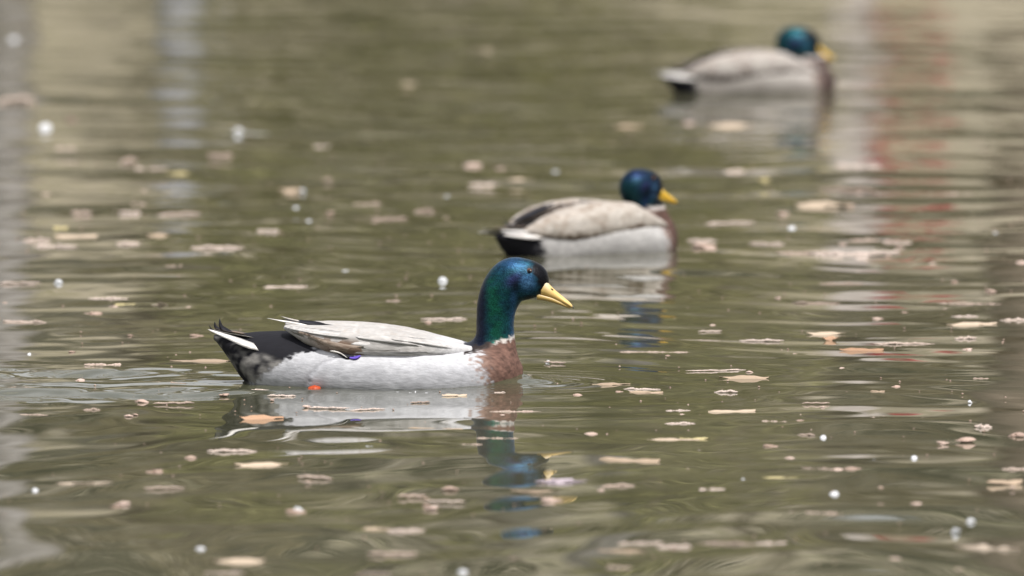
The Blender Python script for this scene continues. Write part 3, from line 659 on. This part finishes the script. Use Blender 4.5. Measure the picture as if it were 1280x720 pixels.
look2 = dict(look1, head_tone=0.62, breast=(0.085, 0.048, 0.038), bill_s=0.86, scale_depth=1.0, mottle=False, rump=rump2, lobe=False, flank=(0.40, 0.39, 0.385), flank_pale=(0.50, 0.49, 0.48), back=(0.10, 0.08, 0.065), bill=(0.80, 0.50, 0.05), pale_base=0.2,
             wing=(0.42, 0.375, 0.33), wing_edge=(0.58, 0.54, 0.49), wing_paint=wpaint2, foot=(-40, -30, 60), blue=(0.018, 0.036, 0.12), green=(0.008, 0.045, 0.05))
def wpaint3(C, V, mixc, a, b, wv):
    x = V[:, 0]; C = wpaint2(C, V, mixc, a, b, wv)
    C = mixc(C, (0.075, 0.055, 0.045), sstep(0.42, 0.22, wv + 0.06 * b) * sstep(130, 80, x) * 0.95)
    return mixc(C, (0.035, 0.03, 0.028), sstep(34, 27, np.abs(V[:, 1]) + 2 * a) * sstep(70, 20, x))
look3 = dict(look2, head_tone=0.85, breast=(0.075, 0.05, 0.044), bill_s=0.82, flank=(0.31, 0.285, 0.26), flank_pale=(0.46, 0.435, 0.41), blue=(0.008, 0.07, 0.085), green=(0.005, 0.06, 0.045), wing=(0.38, 0.345, 0.32), wing_edge=(0.5, 0.46, 0.43), wing_paint=wpaint3)
def feathers2(root, wing):
    def F(nm, pts, wd, m, side, **k): return feather(nm, [(x - 185, y, z) for (x, y, z) in pts], wd, m, root, side, **k)
    for sg in (-1, 1):
        F('tail_feather', [(70, sg * 46, 32), (45, sg * 46, 34), (20, sg * 42, 36), (-6, sg * 36, 39)], 14, m_fw, (0, 1, sg * -0.75), thick=2.0)
        F('tail_feather', [(60, sg * 30, 42), (40, sg * 32, 42), (18, sg * 30, 43), (-4, sg * 26, 45)], 16, m_fw, (0, 1, sg * -0.3), thick=1.6)
    for yy in (-14, 0, 14): F('tail_feather', [(60, yy, 50), (40, yy, 48), (20, yy, 47), (0, yy, 48)], 16, m_fbr, (0, 1, 0), thick=1.6)
    for yy in (-5, 5): F('curl_feather', [(48, yy, 50), (34, yy, 51), (24, yy, 55), (24, yy, 62)], 8, m_fb, (0.5, 0.7, 0.3), thick=1.6)
    for sg in (-1, 1):
        F('primary_feather', [(130, sg * 12, 84), (95, sg * 9, 74), (66, sg * 7, 64), (40, sg * 5, 57)], 15, m_fb, (0, 1, 0.2 * sg), thick=2.0)
        F('primary_feather', [(120, sg * 22, 82), (85, sg * 20, 70), (60, sg * 18, 60), (36, sg * 15, 51)], 10, m_fbr, (0, 1, 0.3 * sg), thick=1.6)
d2 = make_duck('mallard_drake', 'middle drake turned slightly away, hunched neck, buff grey wings and yellow bill', (P2.x, P2.y, 0), R(35), 0.94, body2, wing2, chain2, (291 - 185, 105), R(-2), R(4),
          (302 - 185, 74, -0.05, 1.0), chest2, 2.0, look2, 0, feathers2, 1.1)
d3 = make_duck('mallard_drake', 'farthest drake, most blurred, with teal head and dull grey brown flanks', (P3.x, P3.y, 0), R(12), 1.12, body2, wing2, chain2, (278 - 185, 99), R(-8), R(2),
          (302 - 185, 74, -0.05, 1.0), chest2, 2.6, look3, 0, feathers2, 1.22)

# ------------------------------------------------------------------ floating debris
m_catkin = simple('catkin_fuzz', (0.36, 0.25, 0.21), (0.76, 0.68, 0.63), 900, 0.75, bmp=0.6, bd=0.001)
m_leaf = simple('leaf_tan', (0.36, 0.27, 0.19), (0.60, 0.50, 0.40), 130, 0.55, bmp=0.4, bd=0.001)
m_leafy = simple('leaf_yellow', (0.42, 0.35, 0.15), (0.62, 0.54, 0.30), 130, 0.5, bmp=0.4, bd=0.001)
m_leafo = simple('leaf_russet', (0.27, 0.14, 0.08), (0.50, 0.33, 0.22), 130, 0.5, bmp=0.4, bd=0.001)
m_bud = simple('bud_scale', (0.36, 0.24, 0.20), (0.66, 0.54, 0.48), 400, 0.6, bmp=0.5, bd=0.001)
m_fluff_glint = simple('fluff_glint_white', (0.56, 0.57, 0.60), (0.78, 0.80, 0.83), 700, 0.5, bmp=0.5, bd=0.001, spec=0.5)  # white for fluff and for glints modelled as solid specks
m_petal = simple('petal_lilac', (0.38, 0.31, 0.35), (0.60, 0.53, 0.58), 500, 0.6, bmp=0.5, bd=0.001)
m_twig = simple('twig_bark', (0.38, 0.30, 0.23), (0.60, 0.51, 0.42), 300, 0.8, (0.2, 1, 1), 0.5, 0.001)
for m_ in (m_catkin, m_leaf, m_leafo, m_bud):              # each piece its own tone
    t_ = m_.node_tree; b_ = t_.nodes['Principled BSDF']; src = b_.inputs['Base Color'].links[0].from_socket
    oi = N(t_, 'ShaderNodeObjectInfo'); r_ = ramp(t_, oi.outputs['Random'], [(0.0, (0.66, 0.62, 0.57)), (0.3, (0.95, 0.90, 0.84)), (0.65, (1.10, 1.10, 1.08)), (1.0, (1.25, 1.24, 1.22))])
    mu = N(t_, 'ShaderNodeMix', data_type='RGBA', blend_type='MULTIPLY'); mu.inputs[0].default_value = 1
    t_.links.new(src, mu.inputs[6]); t_.links.new(r_.outputs[0], mu.inputs[7]); t_.links.new(mu.outputs[2], b_.inputs['Base Color'])
def proto_catkin(seed):
    """unit lumpy catkin: length 1 along x, diameter 1"""
    g = random.Random(seed); mb = MB(); n = 30; b = g.uniform(-0.12, 0.12); cu = g.uniform(-0.9, 0.9); pts = []; rad = []
    for i in range(n):
        t = i / (n - 1); pts.append((t - 0.5, cu * (t - 0.5) ** 2 * 1.4 + 0.25 * math.sin(9 * t + seed), b * math.sin(5 * t) + 0.08 * math.sin(17 * t + seed)))
        rad.append(0.36 * min(1, 5 * t + 0.25, 5 * (1 - t) + 0.2) * (0.8 + 0.32 * math.sin(i * 2.4 + seed) * g.random()))
    out = []
    for (x, y, z), r in zip(pts, rad): out.append(np.array([(x + g.uniform(-0.006, 0.006), y + r * math.cos(a) * g.uniform(0.8, 1.25), z + r * math.sin(a) * g.uniform(0.8, 1.25)) for a in np.linspace(0, 2 * math.pi, 9, endpoint=False)]))
    mb.add(*rings(out))
    for i in range(26):                                    # loose scales standing off the spike
        t = g.uniform(0.06, 0.94); k = int(t * (n - 1)); a = g.uniform(0, 6.28); r = rad[k] * 1.05; s = g.uniform(0.08, 0.2)
        c = np.array([pts[k][0], pts[k][1] + r * math.cos(a), pts[k][2] + r * math.sin(a)])
        V = np.array([(0.10 * s, 0, 0), (-0.10 * s, 0, 0), (0, s, 0), (0, -s, 0), (0, 0, s), (0, 0, -s)]) + c
        mb.add(V, [(0, 2, 4), (2, 1, 4), (1, 3, 4), (3, 0, 4), (2, 0, 5), (1, 2, 5), (3, 1, 5), (0, 3, 5)])
    return mb
def proto_leaf(seed):
    """unit curled leaf: length 1 along x, width 0.36, curl height 1 (scaled later), slight thickness, stalk and midrib ridge"""
    g = random.Random(seed); nu, nv = 22, 9; V = []; F = []; cu = g.uniform(0.5, 1.0); tw = g.uniform(-0.5, 0.5)
    for sgn in (1, -1):
        for i in range(nu):
            t = i / (nu - 1); w_ = 0.5 * (math.sin(math.pi * min(1, t * 1.02) ** 0.8) ** 0.8 if t < 0.98 else 0.02) * (1 + 0.10 * math.sin(t * 23 + seed))
            for j in range(nv):
                v = j / (nv - 1) * 2 - 1
                z = 0.72 - cu * (v + 0.25 * tw) ** 2 * w_ * 1.9 - 0.9 * cu * (t - 0.45 - 0.2 * tw) ** 2 + 0.16 * math.sin(t * 8 + 2 * v + seed) + 0.06 * math.sin(t * 21 + seed * 2) + 0.10 * max(0, 1 - abs(v) * 6)
                V.append((t - 0.5, v * w_ * 0.36 + 0.06 * math.sin(3 * t + seed), z + sgn * 0.05))
    def id_(s, i, j): return s * nu * nv + i * nv + j
    for i in range(nu - 1):
        for j in range(nv - 1):
            F.append((id_(0, i, j), id_(0, i + 1, j), id_(0, i + 1, j + 1), id_(0, i, j + 1))); F.append((id_(1, i, j), id_(1, i, j + 1), id_(1, i + 1, j + 1), id_(1, i + 1, j)))
        F.append((id_(0, i, 0), id_(1, i, 0), id_(1, i + 1, 0), id_(0, i + 1, 0))); F.append((id_(0, i, nv - 1), id_(0, i + 1, nv - 1), id_(1, i + 1, nv - 1), id_(1, i, nv - 1)))
    mb = MB(); mb.add(V, F)
    V2, F2 = tube([(-0.47, 0.06 * math.sin(seed), 0.15), (-0.52, 0.03, 0.18), (-0.56, -0.02 * g.uniform(-1, 3), 0.1)], [0.008, 0.006, 0.004], 5)
    mb.add(V2, F2); return mb
def proto_lump(seed, spikes):
    g = np.random.default_rng(seed); rg = []; f = noise_fn(0.9, 18, seed); V = []
    for i in range(11):
        th = math.pi * i / 10; rg.append(np.array([(max(0.02, math.sin(th)) * math.cos(a) * 0.5, max(0.02, math.sin(th)) * math.sin(a) * 0.5, -0.5 * math.cos(th)) for a in np.linspace(0, 2 * math.pi, 14, endpoint=False)]))
    V, F = rings(rg); V = V * (1 + 0.30 * f(V))[:, None]; mb = MB(); mb.add(V, F)
    for i in range(spikes):
        d = g.normal(size=3); d /= np.linalg.norm(d); d[2] = abs(d[2]); mb.add(*tube([d * 0.3, d * 0.62 + g.normal(size=3) * 0.06], [0.09, 0.02], 5))
    return mb
def proto_twig(seed):
    g = random.Random(seed); mb = MB(); p = [(t - 0.5, 0.8 * math.sin(3 * t + seed), 0.5 * math.sin(5 * t + seed)) for t in np.linspace(0, 1, 9)]
    mb.add(*tube(p, [0.42 - 0.03 * i for i in range(9)], 7))
    for k in (2, 4, 6): mb.add(*tube([p[k], (p[k][0] + 0.03, p[k][1] + g.uniform(-2, 2), p[k][2] + g.uniform(0.2, 1.2))], [0.25, 0.08], 5))
    return mb
KIND = {
 'c': ('catkin', m_catkin, 'catkin', 'catkins floating on the pond'), 'l': ('dead_leaf', m_leaf, 'leaf', 'dead leaves floating on the pond'),
 'y': ('dead_leaf', m_leafy, 'leaf', 'dead leaves floating on the pond'), 'o': ('dead_leaf', m_leafo, 'leaf', 'dead leaves floating on the pond'),
 's': ('bud_scale', m_bud, 'bud scale', 'small bud scales floating on the pond'), 'w': ('fluff_glint_speck', m_fluff_glint, 'fluff', 'white fluff specks on the pond'),
 'p': ('petal_clump', m_petal, 'petals', None), 't': ('twig', m_twig, 'twig', 'twigs floating on the pond'), 'f': ('blossom', m_fluff_glint, 'blossom', None)}
PROTO = {}
def proto(kind, v):
    key = (kind, v)
    if key not in PROTO:
        mb = {'c': lambda: proto_catkin(v + 1), 'l': lambda: proto_leaf(v + 20), 'y': lambda: proto_leaf(v + 30), 'o': lambda: proto_leaf(v + 40), 's': lambda: proto_lump(v + 3, 4),
              'w': lambda: proto_lump(v + 50, 2), 'p': lambda: proto_lump(v + 60, 26), 't': lambda: proto_twig(v + 2), 'f': lambda: proto_lump(v + 70, 22)}[kind]()
        o = mb.build(KIND[kind][0], KIND[kind][1]); PROTO[key] = o; return o
    o = PROTO[key].copy(); COL.objects.link(o); return o
gd = random.Random(21)
def float_it(kind, x, y, L, th=None, label=None, ang=None):
    p, mpp = ground(x, y); o = proto(kind, gd.randrange(5 if kind in 'cl' else 3))
    blur = abs(p.y - P1.y) / p.y * 45
    th = th or {'c': 7, 'l': 7, 'y': 6, 'o': 6, 's': L * 0.55, 'w': L, 'p': 13, 't': 3, 'f': 16}[kind]
    th = max(3.0, th - 0.25 * blur)
    a = R(ang if ang is not None else gd.uniform(-24, 24)) + (math.pi if gd.random() < 0.5 else 0)
    l_ = L * mpp / max(0.5, abs(math.cos(a))); t = th * mpp
    if kind == 'w': th *= 0.42; L *= 0.75
    if kind == 's': th *= 0.8
    if kind in 'lyo': o.scale = (l_ * 0.92, l_ * gd.uniform(0.35, 0.75), t * 0.62); z = -t * 0.12
    elif kind in 'w': o.scale = (l_ * 1.15, l_ * 0.8, t * 0.75); z = -t * 0.2
    elif kind == 's': o.scale = (l_ * 1.15, l_ * 0.7, t * 0.75); z = -t * 0.02
    else: o.scale = (l_, t * (2.2 if kind in 'pf' else 1), t); z = t * 0.03
    o.location = (p.x, p.y, z); o.rotation_euler = (0, 0, a)
    nm, m, cat, grp = KIND[kind]
    if kind == 'w': label = 'tiny white speck on the pond, fluff and glints modelled alike'
    elif kind == 's' and not label: label = 'small pinkish brown bud scale floating on the pond'
    for q in ('label', 'category', 'group'):
        if q in o: del o[q]
    tag(o, label, cat, grp)
ROWS = '''c 131 374 60 7 pale catkin left of the front drake's raised wing tip, beside a small yellow leaf
y 156 381 28 5 small yellow leaf touching the pale catkin left of the front drake's tail
t 196 382 22 5 short tilted brown twig floating just above left of the front drake's tail
c 30 403 56 8 pinkish catkin with a scrap at its end, left edge, level with the front drake's back
c 131 457 52 8 thick pink catkin floating left of the front drake's tail, above the wake
l 250 452 82 7 long tan leaf partly behind the front drake's tail
c 208 479 50 4 thin catkin in the wake close behind the front drake's tail
c 31 485 50 4 thin pink catkin in the wake at the left edge
c 217 504 52 5 pink catkin at the middle of the front drake's wake
c 113 513 24 7 short stubby catkin in the front drake's wake
c 40 519 44 4 faint thin catkin low in the wake near the left edge
c 306 488 60 4 rusty catkin strand touching the front drake's rump at the waterline
c 352 495 36 5 pink catkin scrap just behind the front drake's orange foot
c 412 510 52 5 pink catkin lying slanted below the front drake's foot
o 327 523 60 10 broad russet leaf with pale edge below the front drake's tail
c 290 564 62 7 pale catkin beside the mirrored tail of the front drake
l 326 581 74 8 pale straw leaf below the mirrored tail of the front drake
c 393 597 46 8 plump pink catkin below the mirrored wing of the front drake
c 206 610 50 6 pink catkin alone in the dark water below the wake
t 111 604 48 4 thin tan twig slanting down in the lower left
c 230 686 34 7 faint pinkish catkin in the blurred lower left, above the big tan leaf
l 298 702 72 11 big tan leaf with a lump at its end in the lower left
c 280 717 50 8 blurred catkin cut by the bottom edge below the big tan leaf
c 2 677 30 8 blurred catkin cut by the lower left corner edge
c 140 670 26 7 blurred short catkin in the lower left between twig and bottom edge
l 568 495 34 6 pale oval leaf lying on the mirrored breast of the front drake
c 525 503 26 4 tiny thin catkin on the mirrored flank of the front drake
c 459 512 44 4 thin pink catkin on the mirrored belly of the front drake
c 644 515 64 5 pink catkin across the base of the mirrored neck of the front drake
l 543 537 78 6 long pale straw leaf left of the mirrored neck of the front drake
c 622 549 60 6 catkin lying across the mirrored neck of the front drake
c 588 557 42 6 pale catkin at the left edge of the mirrored head of the front drake
c 625 491 14 4 speck like catkin on the mirrored brown breast
p 700 603 56 9 lilac grey petal clump below the mirrored bill of the front drake
l 668 615 66 7 dull tan leaf under the lilac petal clump
c 770 608 46 9 pink catkin right of the lilac petal clump
c 514 620 36 8 stubby catkin left of the dark strip under the mirrored head
c 557 627 50 7 catkin joined to a scrap below left of the mirrored head
l 470 662 36 8 blurred tan leaf in the lower middle, left of a bud clump
c 507 664 48 10 knobbly catkin clump in the lower middle
c 490 692 64 9 long blurred catkin in the lower middle near the bottom edge
c 471 717 40 7 blurred catkin at the bottom edge, left of centre
l 763 481 54 6 narrow tan leaf right of the front drake's breast, left one of a touching pair
c 803 487 46 6 fuzzy pink catkin right of the narrow tan leaf by the front drake's breast
l 808 491 46 5 thin straw leaf right under the fuzzy pink catkin
c 694 453 28 4 thin catkin just right of the front drake's bow ripple
c 845 514 36 5 pink catkin in the right half, level with the front drake's mirrored neck base
c 848 530 42 6 plump catkin above the curled pale leaf right of the mirrored bill
l 842 551 70 8 curled pale tan leaf right of the mirrored bill
l 787 577 84 12 largest tan leaf, right of the mirrored head of the front drake
c 908 680 72 9 forked blurred catkin cluster at the bottom right of centre
c 800 680 62 9 blurred catkin at bottom centre right, upper of two
c 843 684 44 10 blurred catkin end touching the forked cluster at the bottom
l 778 689 70 8 blurred tan leaf at bottom centre right under a catkin
c 773 710 32 9 short blurred catkin at the bottom edge right of centre
c 967 680 48 9 blurred thick catkin at bottom right, right of the forked cluster
c 1015 643 74 10 long blurred pinkish catkin in the lower right
y 975 598 48 6 narrow yellow leaf in the lower right
c 1022 587 56 7 faint catkin row above the narrow yellow leaf
c 888 613 36 9 thick short catkin left of the narrow yellow leaf
l 1256 603 48 9 tan leaf near the right edge in the lower half
c 1272 588 40 9 blurred catkin cut by the right edge above the tan leaf
t 1240 686 56 7 blurred brown twig in the lower right corner
l 930 473 68 8 long straw leaf with ragged end, right of the front drake's bill
c 895 463 76 3 thin catkin strand above the ragged straw leaf
c 908 490 30 6 small catkin under the ragged straw leaf
c 1020 504 36 4 thin pale catkin in the right half, alone on dark water
l 915 515 64 7 straw leaf with pale knob, below the ragged straw leaf
c 968 528 36 6 pinkish catkin right of the knobbed straw leaf
y 868 550 40 8 pale yellow leaf right of the curled pale leaf
c 870 564 30 4 thin catkin under the pale yellow leaf
c 1008 544 24 6 small pale catkin right of centre in the lower half
c 1229 534 22 10 stubby pale catkin near the right edge
c 1095 523 20 4 short thin catkin on the right, below the orange leaf
l 1097 490 20 5 tiny tan leaf on the right, below the orange leaf
l 1032 417 54 6 flat straw leaf above the orange leaf
o 1077 438 60 7 orange brown leaf with wet highlights in the right half
o 1038 424 22 9 small curved rusty leaf left of the orange brown leaf
c 1130 430 76 6 knotty pale catkin with a dark end right of the orange brown leaf
c 952 426 56 6 beaded pale catkin left of the flat straw leaf
c 887 414 30 4 small thin catkin in line right of the front drake's neck
c 1207 423 28 7 pale catkin scrap at the far right below the long beaded catkin
c 1220 381 96 7 longest beaded catkin near the right edge, level with the front drake's bill
l 1215 406 70 8 pale leaf near the right edge under the longest beaded catkin
c 1206 396 34 6 short beaded catkin between the longest catkin and the pale leaf
c 1268 401 36 9 thick catkin cut by the right edge
c 1226 474 22 5 little pink catkin on the right, over dark ripples
c 820 441 96 5 long faint catkin strand right of the front drake's neck
c 555 399 58 6 beaded pale catkin just behind the front drake's neck
c 355 359 58 7 pale orange catkin above the front drake's wing tip
c 490 377 24 6 tilted small catkin above the front drake's back
c 460 256 36 10 whitish catkin clump left of the middle drake's tail
c 487 274 46 9 pink catkin left of the middle drake, under the whitish clump
c 530 264 26 10 stubby catkin between the whitish clump and the middle drake
c 621 256 44 9 pink catkin directly above the middle drake's tail
c 604 231 38 9 blurred catkin above the middle drake's tail, left of a rosy leaf
l 648 227 42 12 rosy tan leaf above the middle drake's back
l 785 159 38 10 blurred tan leaf between the middle and the farthest drake
l 604 66 30 13 large round peach leaf, strongly blurred, top centre
l 505 107 44 12 blurred golden leaf at the upper centre left
l 912 158 64 12 long tan leaf under the farthest drake's belly
c 918 215 26 11 blurred short catkin below the farthest drake
y 955 225 18 9 small yellow leaf below the farthest drake
l 1030 257 76 14 thick orange tan leaf on the right, below the farthest drake
c 1072 209 60 12 blurred pale catkin below right of the farthest drake
c 1060 238 76 12 pale catkin above the thick orange tan leaf
c 912 279 64 8 pale catkin right of the middle drake's bill
c 1200 244 42 9 blurred pale catkin at the upper right
c 877 301 38 8 pinkish catkin right of the middle drake's breast
c 958 305 44 8 catkin right of the middle drake, left of the long pink raft
c 1002 317 76 8 left strand of the long pink catkin raft on the right
c 1052 318 84 12 thick middle of the long pink catkin raft on the right
c 1121 304 36 10 orange tinted catkin at the upper right end of the pink raft
c 1106 316 40 9 knobbly catkin at the right end of the pink raft
c 1080 301 40 8 catkin lying above the long pink raft
c 1090 342 70 7 pink catkin under the right end of the pink raft
c 1052 355 56 6 thin pink catkin under the pink raft, lowest strand
c 1020 379 60 6 pale thin catkin between the pink raft and the flat straw leaf
c 20 125 46 14 blurred golden catkin at the upper left edge
c 82 187 28 11 blurred catkin at the left, under the brightest white speck
c 403 185 22 12 blurred rosy catkin at the upper centre left
c 275 195 32 13 blurred pinkish catkin in the upper left, right of the catkin trail
c 188 213 46 13 widest pale catkin of the trail in the upper left
y 222 218 34 9 yellowish leaf at the right end of the upper left catkin trail
c 160 202 20 14 round catkin lump at the left end of the upper left trail
l 362 238 34 9 golden leaf alone in the left half above the middle drake's level
c 102 266 28 10 short pink catkin at the left, above the catkin heap
c 162 266 28 10 short pink catkin left of a whitish catkin
c 173 257 20 11 knobby catkin end touching a short pink catkin at the left
c 224 268 54 9 whitish catkin, straight and blurred, in the left third
l 198 295 30 9 straw leaf under the straight whitish catkin
y 76 286 20 9 yellow leaf on top of the catkin heap at the left
l 95 296 56 9 tan leaf in the middle of the catkin heap at the left
c 46 301 36 11 left pinkish catkin of the heap at the left
c 70 308 56 9 lowest whitish catkin of the heap at the left
c 162 305 32 9 blurred pink catkin right of the catkin heap
c 272 310 66 9 bright whitish catkin, longest in the left third
c 219 334 24 8 pale catkin under a brown bud in the left third
c 335 289 28 9 small pink catkin alone above the front drake's wing
c 25 354 52 7 pinkish catkin at the left edge, above the scrap ended one
c 1165 245 46 8 faint pale catkin left of the upper right catkin'''
for row in ROWS.splitlines():
    k, x, y, L, th, lab = row.split(' ', 5); float_it(k, float(x), float(y), float(L), float(th), lab)
    for _ in range(gd.choice((0, 0, 0, 1)) if k == 'c' and float(L) > 34 else 0):    # scraps drifting against the catkin
        float_it('s', float(x) + gd.uniform(-0.7, 0.7) * float(L), float(y) + gd.uniform(2, 6), gd.uniform(4, 10))
for s_ in ['s 91 149 12', 's 117 393 16', 's 175 502 14', 's 153 630 16', 's 540 635 14', 's 690 626 20', 's 1207 551 20', 's 1143 631 16', 's 1067 587 18', 's 1045 588 14', 's 962 558 13', 's 720 495 14', 's 740 543 15', 's 219 326 11', 's 593 206 18', 's 626 211 13', 's 561 611 16', 's 1278 328 12', 's 862 155 18', 's 1210 437 9', 's 195 590 16', 's 90 440 8', 's 368 640 18', 's 878 308 22', 's 1272 545 22', 's 90 296 12', 's 321 160 12', 's 1165 330 10', 's 1100 632 14', 's 160 520 9', 's 640 700 16', 's 1118 700 18',
           'w 57 160 15', 'w 300 164 13', 'w 285 147 11', 'w 17 49 10', 's 106 47 14', 's 444 12 15', 'w 610 121 9', 'w 695 215 8', 'w 559 247 8', 'w 377 238 8', 'w 386 277 7', 'w 369 260 7', 'w 232 330 7', 'w 73 353 9', 'w 36 443 5', 'w 553 351 11', 'w 550 379 8', 'w 571 378 9', 'w 990 286 9', 'w 1243 293 8', 'w 869 331 7', 'w 1041 619 13', 'w 1143 573 8', 'w 1215 651 10', 'w 1196 663 9', 'w 1029 547 7', 'w 44 613 7', 'w 374 638 12', 'w 250 688 12', 'w 578 716 12', 'w 740 543 7', 'w 462 558 6', 'w 497 490 2', 'w 513 491 2.4', 'w 519 490 1.8', 'w 533 491 2.2', 'w 611 480 2.4', 'w 447 12 8', 'w 685 452 4', 'w 1212 502 4', 'w 1003 110 12', 'w 500 420 3', 'w 432 338 5', 'w 700 562 4', 'w 1090 575 6', 'w 930 600 6']:  # some white specks stand in for sun glints and splash sparkles
    k, x, y, L = s_.split(); float_it(k, float(x), float(y), float(L))
for i in range(45):                                        # more small scraps, thicker on the left and towards the right edge
    x = gd.choice((gd.uniform(0, 420), gd.uniform(860, 1280), gd.uniform(0, 1280))); y = gd.choice((gd.uniform(200, 520), gd.uniform(200, 715)))
    if 255 < x < 730 and 315 < y < 500 or 610 < x < 860 and 205 < y < 335: continue
    float_it('s', x, y, gd.uniform(5, 13))
# pollen grains and seed dust: nobody could count them
mb = MB(); g = np.random.default_rng(3)
for i in range(620):
    x, y = g.uniform(-10, 1290), g.uniform(150, 730); p, mpp = ground(x, y); r = mpp * g.uniform(0.5, 1.5)
    V = np.array([(1, 0, 0), (-1, 0, 0), (0, 1, 0), (0, -1, 0), (0, 0, 1), (0, 0, -1)]) * r * [1.3, 1.3, 0.9] + [p.x, p.y, r * 0.5]
    mb.add(V, [(0, 2, 4), (2, 1, 4), (1, 3, 4), (3, 0, 4), (2, 0, 5), (1, 2, 5), (3, 1, 5), (0, 3, 5)])
tag(mb.build('pollen_specks', m_bud), 'fine pollen grains and seed dust scattered on the water', None, None, 'stuff')
